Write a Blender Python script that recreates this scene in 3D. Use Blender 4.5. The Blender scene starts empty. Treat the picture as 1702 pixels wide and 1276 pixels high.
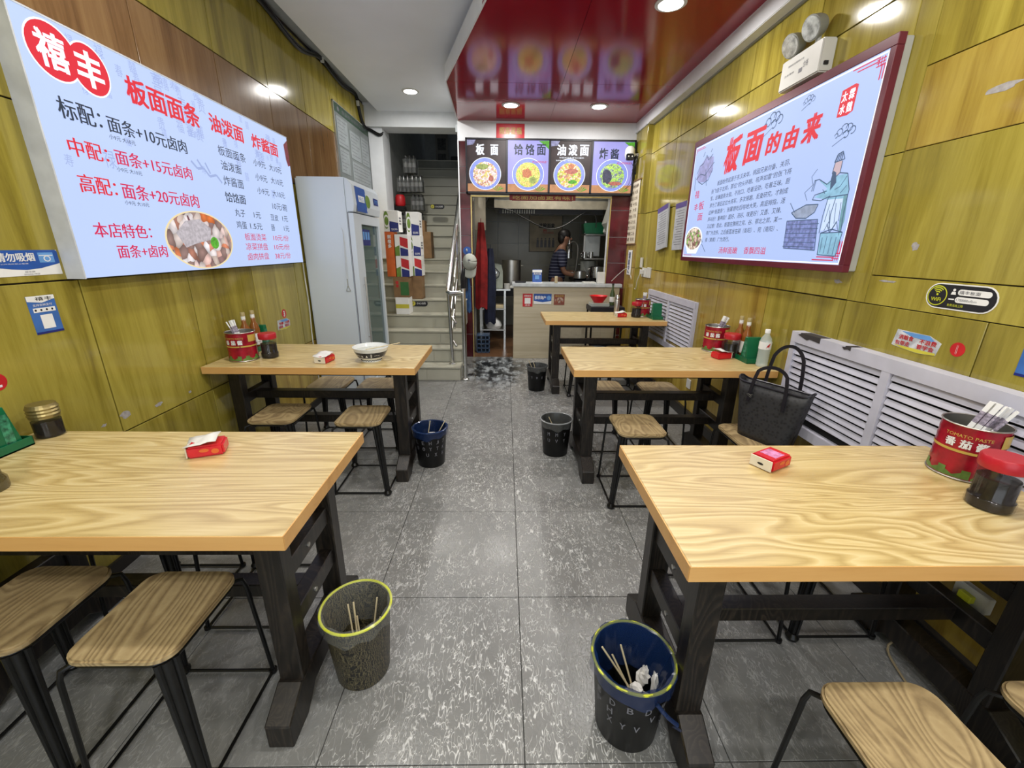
import bpy, bmesh, math, random
from math import sin, cos, pi, radians, sqrt, atan2
from mathutils import Vector, Matrix
random.seed(7)
S = bpy.context.scene
COL = S.collection

# ------------------------------------------------------------------ camera
F_PX = 698.85
pitch, yaw, roll = 0.314721, 0.018990, 0.010941
f = Vector((sin(yaw)*cos(pitch), cos(yaw)*cos(pitch), -sin(pitch)))
r = f.cross(Vector((0, 0, 1))).normalized(); u = r.cross(f)
r2 = cos(roll)*r + sin(roll)*u; u2 = -sin(roll)*r + cos(roll)*u
cam = bpy.data.cameras.new('camera'); camo = bpy.data.objects.new('camera', cam); COL.objects.link(camo)
M = Matrix.Identity(4)
for i in range(3):
    M[i][0] = r2[i]; M[i][1] = u2[i]; M[i][2] = -f[i]
M[2][3] = 1.42
camo.matrix_world = M
cam.sensor_width = 36; cam.lens = F_PX*36/1702; cam.clip_start = .02
S.camera = camo

# ------------------------------------------------------------------ world, lights, exposure
S.view_settings.view_transform = 'Standard'; S.view_settings.look = 'None'
S.view_settings.gamma = 1; S.view_settings.use_curve_mapping = False
S.view_settings.exposure = 0.14
W = bpy.data.worlds.new('world'); S.world = W; W.use_nodes = True
W.node_tree.nodes['Background'].inputs[0].default_value = (.75, .85, 1, 1)
W.node_tree.nodes['Background'].inputs[1].default_value = .5
def area(name, loc, size, energy, color=(1, 1, 1), rot=(0, 0, 0), shape='DISK', sy=None, spread=None):
    l = bpy.data.lights.new(name, 'AREA'); l.energy = energy; l.color = color; l.shape = shape; l.size = size
    if sy: l.size_y = sy
    if spread: l.spread = spread
    o = bpy.data.objects.new(name, l); COL.objects.link(o); o.location = loc; o.rotation_euler = rot
    return o
DOWN = [(.972, 3.043, 2.8), (.05, 4.96, 2.8), (.955, 4.955, 2.8), (-1.024, 5.275, 3.0),
        (.05, 1.15, 2.8), (.97, 1.15, 2.8), (-1.0, 2.0, 3.0), (.05, -.75, 2.8), (.97, -.75, 2.8), (-1.0, -.7, 3.0)]
for i, (x, y, z) in enumerate(DOWN):
    area('downlight_glow', (x, y, z-.022), .13, 15, (1, .97, .93))
area('shopfront_daylight', (0, -1.75, 1.45), 2.8, 36, (.86, .93, 1), (radians(90), 0, 0), 'RECTANGLE', 2.0)
area('kitchen_fill', (.60, 6.2, 2.60), .25, 7, (1, .95, .85))  # fill light added inside the kitchen to brighten hood and poster
area('stair_fill', (-1.0, 8.6, 4.9), .8, .2, (.85, .92, 1))  # weak fill light added in the stairwell, no window there

# ------------------------------------------------------------------ materials
MATS = {}
def newmat(name):
    m = bpy.data.materials.new(name); m.use_nodes = True; m.node_tree.nodes.clear()
    nt = m.node_tree
    o = nt.nodes.new('ShaderNodeOutputMaterial'); b = nt.nodes.new('ShaderNodeBsdfPrincipled')
    nt.links.new(b.outputs[0], o.inputs[0]); MATS[name] = m
    return m, nt, b
def N(nt, t, **k):
    n = nt.nodes.new(t)
    for a, v in k.items():
        if a in ('operation', 'blend_type', 'data_type', 'feature', 'wave_type', 'noise_dimensions', 'distance', 'bands_direction', 'clamp', 'interpolation_type', 'vector_type'): setattr(n, a, v)
    return n
def setin(n, **k):
    for a, v in k.items(): n.inputs[a.replace('_', ' ')].default_value = v
def c4(c): return (c[0], c[1], c[2], 1)
def coords(nt, kind='Object', scale=(1, 1, 1), rot=(0, 0, 0), rnd=False):
    if kind == 'World':
        g = nt.nodes.new('ShaderNodeNewGeometry'); out = g.outputs['Position']
    else:
        g = nt.nodes.new('ShaderNodeTexCoord'); out = g.outputs[kind]
    if rnd:
        oi = nt.nodes.new('ShaderNodeObjectInfo'); mu = N(nt, 'ShaderNodeVectorMath', operation='ADD')
        sc = N(nt, 'ShaderNodeMath', operation='MULTIPLY'); sc.inputs[1].default_value = 37.
        nt.links.new(oi.outputs['Random'], sc.inputs[0]); nt.links.new(out, mu.inputs[0]); nt.links.new(sc.outputs[0], mu.inputs[1]); out = mu.outputs[0]
    mp = nt.nodes.new('ShaderNodeMapping'); mp.inputs['Scale'].default_value = scale; mp.inputs['Rotation'].default_value = rot
    nt.links.new(out, mp.inputs[0]); return mp.outputs[0]
def noise(nt, vec, scale=5, detail=3, rough=.5, dist=0):
    n = nt.nodes.new('ShaderNodeTexNoise'); n.inputs['Scale'].default_value = scale; n.inputs['Detail'].default_value = detail
    n.inputs['Roughness'].default_value = rough; n.inputs['Distortion'].default_value = dist
    nt.links.new(vec, n.inputs['Vector']); return n.outputs['Fac']
def ramp(nt, fac, stops):
    n = nt.nodes.new('ShaderNodeValToRGB'); e = n.color_ramp.elements
    while len(e) < len(stops): e.new(.5)
    for q, (p, c) in zip(e, stops): q.position = p; q.color = c4(c)
    nt.links.new(fac, n.inputs[0]); return n.outputs[0]
def math_(nt, op, a, b=None):
    n = N(nt, 'ShaderNodeMath', operation=op)
    for i, v in enumerate((a, b)):
        if v is None: continue
        if isinstance(v, (int, float)): n.inputs[i].default_value = v
        else: nt.links.new(v, n.inputs[i])
    return n.outputs[0]
def mixc(nt, fac, a, b):
    n = nt.nodes.new('ShaderNodeMix'); n.data_type = 'RGBA'
    if isinstance(fac, (int, float)): n.inputs[0].default_value = fac
    else: nt.links.new(fac, n.inputs[0])
    for i, v in ((6, a), (7, b)):
        if isinstance(v, tuple): n.inputs[i].default_value = c4(v)
        else: nt.links.new(v, n.inputs[i])
    return n.outputs[2]
def bump(nt, b, h, strength=.2, dist=.002):
    n = nt.nodes.new('ShaderNodeBump'); n.inputs['Strength'].default_value = strength; n.inputs['Distance'].default_value = dist
    nt.links.new(h, n.inputs['Height']); nt.links.new(n.outputs[0], b.inputs['Normal'])
def plain(name, col, rough=.5, metal=0, var=.12, scale=12, coat=0, trans=0, alpha=1, ior=1.45, spec=.5, emit=None, es=1, bmp=0):
    m, nt, b = newmat(name)
    v = coords(nt, 'Object'); n = noise(nt, v, scale, 3)
    d = tuple(x*(1-var) for x in col); l = tuple(min(1, x*(1+var)) for x in col)
    nt.links.new(ramp(nt, n, [(.3, d), (.7, l)]), b.inputs['Base Color'])
    setin(b, Roughness=rough, Metallic=metal, IOR=ior, Alpha=alpha)
    b.inputs['Coat Weight'].default_value = coat; b.inputs['Transmission Weight'].default_value = trans
    b.inputs['Specular IOR Level'].default_value = spec
    if bmp: bump(nt, b, noise(nt, v, scale*4, 3), bmp)
    if emit: b.inputs['Emission Color'].default_value = c4(emit); b.inputs['Emission Strength'].default_value = es
    return m
def laminate(name, cols, axis='Z', rough=.11, rnd=True, coord='Object', freq=7):
    # straight-grained printed wood; the grain runs along `axis`
    m, nt, b = newmat(name)
    sc = {'Z': (freq, freq, .55), 'X': (.55, freq, freq), 'Y': (freq, .55, freq)}[axis]
    v = coords(nt, coord, sc, rnd=rnd)
    n1 = noise(nt, v, 1.3, 6, .62, .6)
    fine = noise(nt, v, 9, 4, .7)
    a = math_(nt, 'ADD', math_(nt, 'MULTIPLY', n1, .78), math_(nt, 'MULTIPLY', fine, .22))
    c = ramp(nt, a, [(.30, cols[0]), (.46, cols[1]), (.60, cols[2]), (.74, cols[1])])
    if rnd:
        oi = nt.nodes.new('ShaderNodeObjectInfo'); hsv = nt.nodes.new('ShaderNodeHueSaturation')
        nt.links.new(math_(nt, 'ADD', math_(nt, 'MULTIPLY', oi.outputs['Random'], .3), .85), hsv.inputs['Value'])
        nt.links.new(c, hsv.inputs['Color']); c = hsv.outputs[0]
    nt.links.new(c, b.inputs['Base Color']); setin(b, Roughness=rough)
    b.inputs['Specular IOR Level'].default_value = .5
    return m
def cathedral(name, cols, scale=(1.2, 8, 8), freq=26, rough=.28, rnd=True, dist=.7, rot=(0, 0, 0)):
    # flame-grained ash print: contour bands of a stretched noise
    m, nt, b = newmat(name)
    v = coords(nt, 'Object', scale, rot, rnd=rnd)
    n = noise(nt, v, .85, 2, .45, dist)
    w = math_(nt, 'FRACT', math_(nt, 'MULTIPLY', n, freq))
    w = math_(nt, 'ABSOLUTE', math_(nt, 'SUBTRACT', math_(nt, 'MULTIPLY', math_(nt, 'POWER', w, .6), 2.0), 1.0))
    big = noise(nt, v, .5, 2)
    fine = noise(nt, coords(nt, 'Object', (scale[0]*4, scale[1]*14, scale[2]*14), rot), 1.5, 3, .7)
    w2 = math_(nt, 'ADD', math_(nt, 'MULTIPLY', math_(nt, 'MULTIPLY', w, math_(nt, 'ADD', big, .2)), .62), math_(nt, 'MULTIPLY', fine, .5))
    c = ramp(nt, w2, [(.25, cols[0]), (.5, cols[1]), (.85, cols[2])])
    nt.links.new(c, b.inputs['Base Color']); setin(b, Roughness=rough)
    bump(nt, b, w2, .05, .001)
    return m
OLIVE = laminate('olive wood laminate', [(.165, .125, .020), (.29, .235, .036), (.39, .325, .060)])
OLIVB = laminate('amber wood laminate', [(.20, .12, .022), (.32, .22, .038), (.42, .31, .06)])
BROWN = laminate('brown wood laminate', [(.085, .042, .016), (.16, .085, .033), (.215, .125, .052)], rough=.16)
DARKW = laminate('panel joint', [(.02, .012, .005)]*3, rough=.6)
TOP = cathedral('oak table laminate', [(.44, .31, .115), (.60, .455, .195), (.73, .61, .335)], scale=(1.0, 6, 6), freq=24, rough=.33)
TOP.node_tree.nodes['Principled BSDF'].inputs['IOR'].default_value = 1.75
TOP.node_tree.nodes['Principled BSDF'].inputs['Specular IOR Level'].default_value = .9
EDGE = laminate('table edge band', [(.50, .26, .075), (.62, .34, .11), (.66, .38, .13)], axis='X', rough=.35, rnd=False)
SEAT = cathedral('ash stool seat', [(.24, .17, .085), (.38, .28, .14), (.49, .38, .205)], scale=(5, 1.3, 5), freq=24, rough=.4)
STAINW = cathedral('black stained timber', [(.006, .005, .004), (.012, .009, .007), (.035, .026, .018)], scale=(9, 9, 1.4), freq=20, rough=.38)
BLACKM = plain('black painted steel', (.006, .006, .006), .3, var=.3, spec=.4)
WHITEP = plain('white painted plaster', (.72, .74, .76), .6, var=.03)
WHITEC = plain('white ceiling board', (.84, .87, .92), .45, var=.03, scale=2)
GREYP = plain('grey painted plaster', (.40, .43, .44), .7, var=.05)
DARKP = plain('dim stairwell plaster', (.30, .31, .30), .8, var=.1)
RED = plain('glossy red ceiling panel', (.27, .006, .018), .12, var=.06, scale=1.5)
MAROON = plain('maroon glazed tile', (.085, .010, .014), .15, var=.35, scale=6)
GROUT = plain('pale grout', (.45, .42, .38), .8)
CREAM = plain('cream kitchen tile', (.30, .29, .23), .3, var=.1, scale=3)
STEEL = plain('stainless steel', (.62, .62, .60), .22, 1, var=.08)
BRUSH = plain('brushed steel', (.50, .49, .46), .38, 1, var=.12)
CHROME = plain('bright chrome', (.8, .8, .8), .1, 1, var=.03)
GREYM = plain('grey enamelled metal', (.30, .31, .28), .4, var=.04)
GREYM2 = plain('beige enamelled metal', (.36, .36, .33), .4, var=.04)
LIGHTSIDE = plain('sign box side', (.30, .31, .25), .45, var=.04)
FRAMER = plain('maroon sign frame', (.12, .016, .03), .3, var=.1)
FRIDGE = plain('white fridge enamel', (.60, .66, .71), .25, var=.02, scale=2)
RADW = plain('lilac white louvre paint', (.52, .52, .60), .4, var=.08, scale=8)
BLACKG = plain('dark void', (.008, .008, .008), .9)
REDP = plain('red printed film', (.55, .012, .02), .25, var=.1, scale=20)
REDCAN = plain('red printed tin', (.27, .006, .018), .25, var=.35, scale=28)
REDLID = plain('red plastic lid', (.40, .01, .02), .35, var=.1)
GREENP = plain('green plastic', (.003, .115, .045), .3, var=.15)
LEAFG = plain('printed leaf green', (.10, .19, .04), .4, var=.3, scale=40)
PAPER = plain('white paper', (.78, .78, .76), .7, var=.04)
TISSUE = plain('soft tissue', (.72, .70, .66), .85, var=.08, scale=30)
CREAMP = plain('cream paper', (.66, .60, .47), .7, var=.04)
STICK = plain('pale bamboo', (.62, .52, .32), .6, var=.1)
GOLD = plain('gold print', (.50, .34, .07), .4, var=.1)
BLUEP = plain('blue print', (.018, .085, .36), .35, var=.08)
BLUED = plain('dark blue print', (.012, .02, .16), .4, var=.1)
BLUEL = plain('light blue print', (.12, .30, .62), .4, var=.1)
GREENPR = plain('green print', (.14, .24, .03), .4, var=.25)
ORANGEP = plain('orange print', (.60, .12, .02), .4, var=.1)
YELLOWP = plain('yellow print', (.55, .50, .05), .4, var=.05)
KRAFT = plain('brown cardboard', (.22, .13, .06), .8, var=.15)
INK = plain('black ink', (.012, .012, .016), .5)
INKG = plain('grey ink', (.16, .16, .18), .6)
WHITEI = plain('white print', (.75, .75, .75), .5, var=.02)
REDI = plain('red ink', (.50, .015, .02), .4)
DARKPL = plain('black plastic', (.006, .006, .006), .4, var=.3, spec=.3)
CLOTHR = plain('red cloth', (.20, .008, .008), .9, var=.3)
CLOTHN = plain('navy cloth', (.010, .014, .035), .9, var=.3)
CLOTHB = plain('blue cloth', (.03, .08, .20), .9, var=.2)
CAPW = plain('pale cap cloth', (.38, .40, .36), .85, var=.1)
SKIN = plain('skin', (.26, .13, .08), .5, var=.08)
HAIR = plain('black hair', (.010, .008, .007), .5, var=.3)
TROUS = plain('dark trousers', (.015, .015, .02), .8)
LENS = plain('dark lens', (.01, .01, .012), .1)
PLASTW = plain('white plastic', (.62, .62, .58), .35, var=.03)
CERAM = plain('white ceramic', (.72, .74, .73), .15, var=.03)
SOUP = plain('pale broth', (.50, .52, .46), .1, var=.1)
GREENST = plain('stair tile', (.43, .42, .34), .35, var=.06, scale=4)
STAIRD = plain('stair shade strip and landing', (.20, .20, .16), .4, var=.1)
KFLOOR = plain('brown kitchen floor', (.17, .085, .04), .3, var=.3, scale=5)
KCOUNT = laminate('pale counter laminate', [(.40, .34, .23), (.50, .44, .31), (.56, .50, .37)], axis='X', rough=.35, rnd=False, freq=14)
GOLDT = plain('gold door trim', (.55, .42, .16), .3, .7)
CABLE = plain('black cable', (.008, .008, .008), .4)
CABLEW = plain('white cable', (.6, .6, .56), .4)
YELLINE = plain('yellow plastic rim', (.55, .58, .03), .35)
BLUERIM = plain('navy plastic rim', (.03, .06, .15), .35)
GREYRIM = plain('grey film rim', (.30, .31, .32), .35)
SAUCE = plain('dark soy sauce', (.012, .007, .004), .12)
AMBERG = plain('amber liquor', (.42, .15, .03), .12, trans=.5, var=.1)
def glass(name, col, rough=.05, alpha=.3):
    m, nt, b = newmat(name)
    v = coords(nt); nt.links.new(ramp(nt, noise(nt, v, 8, 2), [(.3, tuple(x*.9 for x in col)), (.7, col)]), b.inputs['Base Color'])
    setin(b, Roughness=rough, Alpha=alpha); b.inputs['Specular IOR Level'].default_value = .8
    return m
GLASS = glass('clear glass', (.06, .06, .055), .04, .16)
LINER = glass('clear plastic film', (.5, .52, .5), .2, .13)
LINERB = glass('blue plastic film', (.008, .03, .12), .15, .5)
FRIDGEG = glass('fridge door glass', (.10, .16, .15), .05, .72)
WATERB = glass('water bottle plastic', (.75, .85, .82), .06, .38)
def emis(name, col, s=1, var=0.0, scale=3):
    m, nt, b = newmat(name)
    setin(b, Roughness=.55); b.inputs['Base Color'].default_value = c4(tuple(x*.15 for x in col))
    if var:
        v = coords(nt); n = noise(nt, v, scale, 5)
        nt.links.new(ramp(nt, n, [(.35, tuple(x*(1-var) for x in col)), (.65, col)]), b.inputs['Emission Color'])
    else: b.inputs['Emission Color'].default_value = c4(col)
    b.inputs['Emission Strength'].default_value = s
    return m
E_BG = emis('backlit pale blue film', (.44, .55, .84), 1, .05, 1.2)
E_BG2 = emis('backlit pale blue film two', (.39, .50, .82), 1, .05, 1.2)
E_RED = emis('backlit red print', (.62, .008, .025))
E_MAG = emis('backlit crimson print', (.55, .01, .07))
E_INK = emis('backlit ink print', (.012, .022, .045))
E_INKB = emis('backlit blue grey print', (.05, .09, .17))
E_FAINT = emis('backlit faint pattern', (.30, .38, .66))
E_WHITE = emis('backlit white print', (.85, .9, 1))
E_LILAC = emis('backlit lilac film', (.33, .32, .72), 1, .15, 4)
E_DARK = emis('backlit dark photo', (.035, .018, .02), 1, .6, 8)
E_BOWLR = emis('backlit bowl rim print', (.26, .32, .80), 1, .2, 20)
E_WOODP = emis('backlit wood print', (.50, .24, .11), 1, .25, 20)
E_GREEN = emis('backlit green print', (.10, .42, .03), 1, .6, 60)
E_TEAL = emis('backlit teal wash', (.26, .50, .68), 1, .3, 25)
E_BRICK = emis('backlit brick wash', (.22, .27, .58), 1, .6, 45)
E_SKINP = emis('backlit skin print', (.50, .38, .42))
E_LAMP = emis('lit lamp lens', (1, .98, .94), 9)
LEAFPR = emis('backlit pale leaf photo', (.35, .42, .12), 1, .55, 45)
MEATPR = emis('backlit sausage photo', (.50, .16, .12), 1, .45, 40)
CARPR = emis('backlit carrot photo', (.62, .22, .10), 1, .45, 60)
SAUCEPR = emis('backlit bean sauce photo', (.07, .07, .12), 1, .5, 50)
def food(name, cols, scale=40, s=1.0):
    m, nt, b = newmat(name)
    v = coords(nt, 'World'); vo = nt.nodes.new('ShaderNodeTexVoronoi'); vo.inputs['Scale'].default_value = scale
    ds = noise(nt, v, scale*.5, 3); mu = N(nt, 'ShaderNodeVectorMath', operation='ADD')
    sc = nt.nodes.new('ShaderNodeVectorMath'); sc.operation = 'SCALE'; sc.inputs['Scale'].default_value = .05
    nt.links.new(v, mu.inputs[0]); cmb = nt.nodes.new('ShaderNodeCombineXYZ')
    for i in range(3): nt.links.new(ds, cmb.inputs[i])
    nt.links.new(cmb.outputs[0], sc.inputs[0]); nt.links.new(sc.outputs[0], mu.inputs[1]); nt.links.new(mu.outputs[0], vo.inputs['Vector'])
    sep = nt.nodes.new('ShaderNodeSeparateColor'); nt.links.new(vo.outputs['Color'], sep.inputs[0])
    k = len(cols)
    c = ramp(nt, sep.outputs[0], [(i/k+.02, q) for i, q in enumerate(cols)])
    dk = ramp(nt, vo.outputs['Distance'], [(.0, (1, 1, 1)), (.8, (.25, .25, .25))])
    mm = nt.nodes.new('ShaderNodeMix'); mm.data_type = 'RGBA'; mm.blend_type = 'MULTIPLY'; mm.inputs[0].default_value = .8
    nt.links.new(c, mm.inputs[6]); nt.links.new(dk, mm.inputs[7])
    nt.links.new(mm.outputs[2], b.inputs['Emission Color']); b.inputs['Emission Strength'].default_value = s
    nt.links.new(mm.outputs[2], b.inputs['Base Color'])
    return m
FOOD1 = food('noodle photo one', [(.55, .42, .45), (.75, .6, .6), (.35, .12, .08), (.5, .45, .12), (.6, .5, .5)], 60)
FOOD2 = food('noodle photo two', [(.45, .55, .10), (.75, .30, .12), (.60, .55, .20), (.25, .40, .05)], 95)
FOOD3 = food('noodle photo three', [(.70, .45, .35), (.65, .5, .35), (.25, .10, .06), (.75, .25, .12), (.3, .5, .05)], 65)
FOOD4 = food('noodle photo four', [(.12, .14, .22), (.18, .2, .3), (.4, .6, .12), (.3, .5, .1)], 70)
FOODL = food('beef noodle photo', [(.62, .60, .64), (.45, .36, .32), (.12, .03, .05), (.75, .72, .75), (.5, .12, .02), (.2, .13, .12)], 20)
FOODR = food('green noodle photo', [(.15, .38, .06), (.5, .35, .3), (.7, .62, .5), (.2, .1, .08)], 40)
FOODP = food('snack print', [(.25, .08, .05), (.5, .3, .2), (.6, .5, .4), (.4, .1, .05)], 60, 0)
def floor_mat():
    m, nt, b = newmat('worn grey floor tile')
    p = coords(nt, 'World')
    base = ramp(nt, noise(nt, p, 2.2, 5, .6), [(.3, (.15, .152, .145)), (.7, (.235, .235, .225))])
    def lines(scl, width, seed, dens, sx=1.0):
        v = coords(nt, 'World', (sx*scl, .36*scl, scl), (0, 0, seed))
        n = noise(nt, v, 1.0, 1.0, .4, .6)
        d = math_(nt, 'ABSOLUTE', math_(nt, 'SUBTRACT', n, .5))
        l = ramp(nt, d, [(0, (1, 1, 1)), (width, (0, 0, 0))])
        mk = ramp(nt, noise(nt, coords(nt, 'World', (1, 1, 1), (0, 0, seed+1)), 20, 2), [(dens, (0, 0, 0)), (dens+.05, (1, 1, 1))])
        return math_(nt, 'MULTIPLY', l, mk)
    a = lines(46, .028, .12, .46); c = lines(62, .032, -.2, .48); d2 = lines(84, .036, .5, .50)
    s = math_(nt, 'MAXIMUM', math_(nt, 'MAXIMUM', a, c), d2)
    # marbled streaks whiten down the aisle: the lights' glints are painted in
    sp = nt.nodes.new('ShaderNodeSeparateXYZ'); nt.links.new(p, sp.inputs[0])
    dx = math_(nt, 'ABSOLUTE', math_(nt, 'SUBTRACT', sp.outputs[0], .1))
    aisle = ramp(nt, dx, [(.30, (1, 1, 1)), (.95, (.25, .25, .25))])
    patch = ramp(nt, noise(nt, p, 1.6, 2), [(.34, (.3, .3, .3)), (.52, (1, 1, 1))])
    s = math_(nt, 'MULTIPLY', s, math_(nt, 'MULTIPLY', aisle, patch))
    col = mixc(nt, s, base, (.66, .66, .64))
    # wet dirty patch before the counter; pale speckle paints its glints in
    v = N(nt, 'ShaderNodeVectorMath', operation='DISTANCE'); mp = coords(nt, 'World', (1, .55, 1)); nt.links.new(mp, v.inputs[0]); v.inputs[1].default_value = (-.12, 2.72, 0)
    wd = math_(nt, 'ADD', v.outputs['Value'], math_(nt, 'MULTIPLY', math_(nt, 'SUBTRACT', noise(nt, p, 6, 4), .5), .5))
    wet = ramp(nt, wd, [(.26, (1, 1, 1)), (.46, (0, 0, 0))])
    spk = ramp(nt, noise(nt, coords(nt, 'World', (1, .45, 1)), 11, 7, .75), [(.47, (.006, .008, .009)), (.62, (.42, .46, .48))])
    col = mixc(nt, wet, col, spk)
    nt.links.new(col, b.inputs['Base Color'])
    rg = ramp(nt, noise(nt, p, 5, 3), [(.3, (.24,)*3), (.7, (.36,)*3)])
    nt.links.new(rg, b.inputs['Roughness'])
    h = math_(nt, 'ADD', math_(nt, 'MULTIPLY', s, 1.0), math_(nt, 'MULTIPLY', noise(nt, p, 90, 3), .5))
    b.inputs['IOR'].default_value = 1.6
    bump(nt, b, h, .5, .003)
    return m
FLOOR = floor_mat()
def stripes(name, c1, c2, freq, axis=2):
    m, nt, b = newmat(name); v = coords(nt)
    sp = nt.nodes.new('ShaderNodeSeparateXYZ'); nt.links.new(v, sp.inputs[0])
    w = math_(nt, 'FRACT', math_(nt, 'MULTIPLY', sp.outputs[axis], freq))
    nt.links.new(mixc(nt, math_(nt, 'GREATER_THAN', w, .8), c1, c2), b.inputs['Base Color']); setin(b, Roughness=.85); return m
SHIRT = stripes('striped navy shirt', (.014, .017, .045), (.16, .17, .24), 22)
def binmat(name, c1, c2):
    m, nt, b = newmat(name); v = coords(nt)
    ch = nt.nodes.new('ShaderNodeTexVoronoi'); ch.distance = 'CHEBYCHEV'; ch.inputs['Scale'].default_value = 55; nt.links.new(v, ch.inputs['Vector'])
    w = math_(nt, 'GREATER_THAN', math_(nt, 'SINE', math_(nt, 'MULTIPLY', ch.outputs['Distance'], 26)), .2)
    nt.links.new(mixc(nt, w, c1, c2), b.inputs['Base Color']); setin(b, Roughness=.45); bump(nt, b, w, .4, .002); return m
BINP = binmat('embossed bin plastic', (.008, .007, .005), (.12, .10, .05))
def bagmat():
    m, nt, b = newmat('charcoal coated canvas'); v = coords(nt)
    ch = nt.nodes.new('ShaderNodeTexVoronoi'); ch.inputs['Scale'].default_value = 60; nt.links.new(v, ch.inputs['Vector'])
    nt.links.new(ramp(nt, ch.outputs['Distance'], [(.2, (.012, .012, .013)), (.5, (.028, .028, .030))]), b.inputs['Base Color']); setin(b, Roughness=.5); return m
BAGM = bagmat()
LEATH = plain('black leather strap', (.012, .011, .016), .35, var=.2)
POSTP = plain('old kitchen poster', (.46, .39, .27), .6, var=.25, scale=5)

# ------------------------------------------------------------------ mesh helpers
class MB:
    def __init__(s): s.v = []; s.f = []
    def add(s, vs, fs):
        k = len(s.v); s.v += [tuple(p) for p in vs]; s.f += [tuple(i+k for i in q) for q in fs]; return s
    def box(s, x0, x1, y0, y1, z0, z1, m=None):
        vs = [Vector((x, y, z)) for z in (z0, z1) for x, y in ((x0, y0), (x1, y0), (x1, y1), (x0, y1))]
        if m: vs = [m @ p for p in vs]
        return s.add(vs, [(3, 2, 1, 0), (4, 5, 6, 7), (0, 1, 5, 4), (1, 2, 6, 5), (2, 3, 7, 6), (3, 0, 4, 7)])
    def cbox(s, c, d, rz=0, rx=0, ry=0):
        m = Matrix.Translation(c) @ Matrix.Rotation(rz, 4, 'Z') @ Matrix.Rotation(ry, 4, 'Y') @ Matrix.Rotation(rx, 4, 'X')
        return s.box(-d[0]/2, d[0]/2, -d[1]/2, d[1]/2, -d[2]/2, d[2]/2, m)
    def prism(s, pts, a, b, plane='XZ'):
        # polygon pts extruded from a to b along the missing axis
        n = len(pts)
        def P(p, t): return {'XZ': (p[0], t, p[1]), 'YZ': (t, p[0], p[1]), 'XY': (p[0], p[1], t)}[plane]
        vs = [P(p, a) for p in pts]+[P(p, b) for p in pts]
        return s.add(vs, [tuple(range(n))[::-1], tuple(range(n, 2*n))]+[(i, (i+1) % n, n+(i+1) % n, n+i) for i in range(n)])
    def lathe(s, prof, c=(0, 0, 0), n=24, cap0=True, cap1=True):
        vs = []
        for (r, z) in prof:
            for i in range(n):
                t = 2*pi*i/n; vs.append((c[0]+r*cos(t), c[1]+r*sin(t), c[2]+z))
        fs = []
        for k in range(len(prof)-1):
            for i in range(n):
                j = (i+1) % n; fs.append((k*n+i, k*n+j, (k+1)*n+j, (k+1)*n+i))
        if cap0: fs.append(tuple(range(n))[::-1])
        if cap1: fs.append(tuple((len(prof)-1)*n+i for i in range(n)))
        return s.add(vs, fs)
    def tube(s, pts, r, n=8, r1=None, cap=True, closed=False):
        pts = [Vector(p) for p in pts]; k = len(pts); rings = []
        up = None; vs = []
        for i, p in enumerate(pts):
            if closed: d = pts[(i+1) % k]-pts[i-1]
            else: d = (pts[min(i+1, k-1)]-pts[max(i-1, 0)])
            d = d.normalized() if d.length > 1e-9 else Vector((0, 0, 1))
            if up is None:
                up = Vector((0, 0, 1)) if abs(d.z) < .9 else Vector((0, 1, 0))
            a = d.cross(up)
            if a.length < 1e-4: a = d.orthogonal()
            a.normalize(); bb = a.cross(d).normalized(); up = bb
            rr = r if r1 is None else r+(r1-r)*i/max(1, k-1)
            vs += [p+rr*(cos(2*pi*j/n)*a+sin(2*pi*j/n)*bb) for j in range(n)]
        fs = []
        for i in range(k if closed else k-1):
            i2 = (i+1) % k
            for j in range(n):
                j2 = (j+1) % n; fs.append((i*n+j, i*n+j2, i2*n+j2, i2*n+j))
        if cap and not closed: fs += [tuple(range(n))[::-1], tuple((k-1)*n+j for j in range(n))]
        return s.add(vs, fs)
    def sheet(s, grid):
        k = len(grid); n = len(grid[0]); vs = [p for row in grid for p in row]
        return s.add(vs, [(i*n+j, i*n+j+1, (i+1)*n+j+1, (i+1)*n+j) for i in range(k-1) for j in range(n-1)])
def obj(name, mb, mat, parent=None, smooth=False, bevel=0, seg=2, recalc=True, label=None, cat=None, group=None, kind=None, loc=None, sub=0, solid=0):
    me = bpy.data.meshes.new(name); bm = bmesh.new()
    vs = [bm.verts.new(p) for p in mb.v]
    for q in mb.f:
        try: bm.faces.new([vs[i] for i in q])
        except ValueError: pass
    if recalc: bmesh.ops.recalc_face_normals(bm, faces=bm.faces)
    if bevel:
        ed = [e for e in bm.edges if len(e.link_faces) == 2 and e.calc_face_angle(0) > .6]
        bmesh.ops.bevel(bm, geom=ed, offset=bevel, segments=seg, affect='EDGES', clamp_overlap=True)
    bm.to_mesh(me); bm.free()
    me.materials.append(mat)
    if smooth:
        for p in me.polygons: p.use_smooth = True
        me.set_sharp_from_angle(angle=radians(40))
    o = bpy.data.objects.new(name, me); COL.objects.link(o)
    if parent is not None: o.parent = parent
    if loc: o.location = loc
    if sub:
        md = o.modifiers.new('sub', 'SUBSURF'); md.levels = sub; md.render_levels = sub
    if solid:
        md = o.modifiers.new('solid', 'SOLIDIFY'); md.thickness = solid
    tag(o, label, cat, group, kind)
    return o
def tag(o, label=None, cat=None, group=None, kind=None):
    if label: o['label'] = label
    if cat: o['category'] = cat
    if group: o['group'] = group
    if kind: o['kind'] = kind
    return o
def thing(name, label, cat, loc=(0, 0, 0), rz=0, group=None):
    o = bpy.data.objects.new(name, None); COL.objects.link(o); o.empty_display_size = .05
    o.location = loc; o.rotation_euler = (0, 0, rz); return tag(o, label, cat, group)
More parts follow.
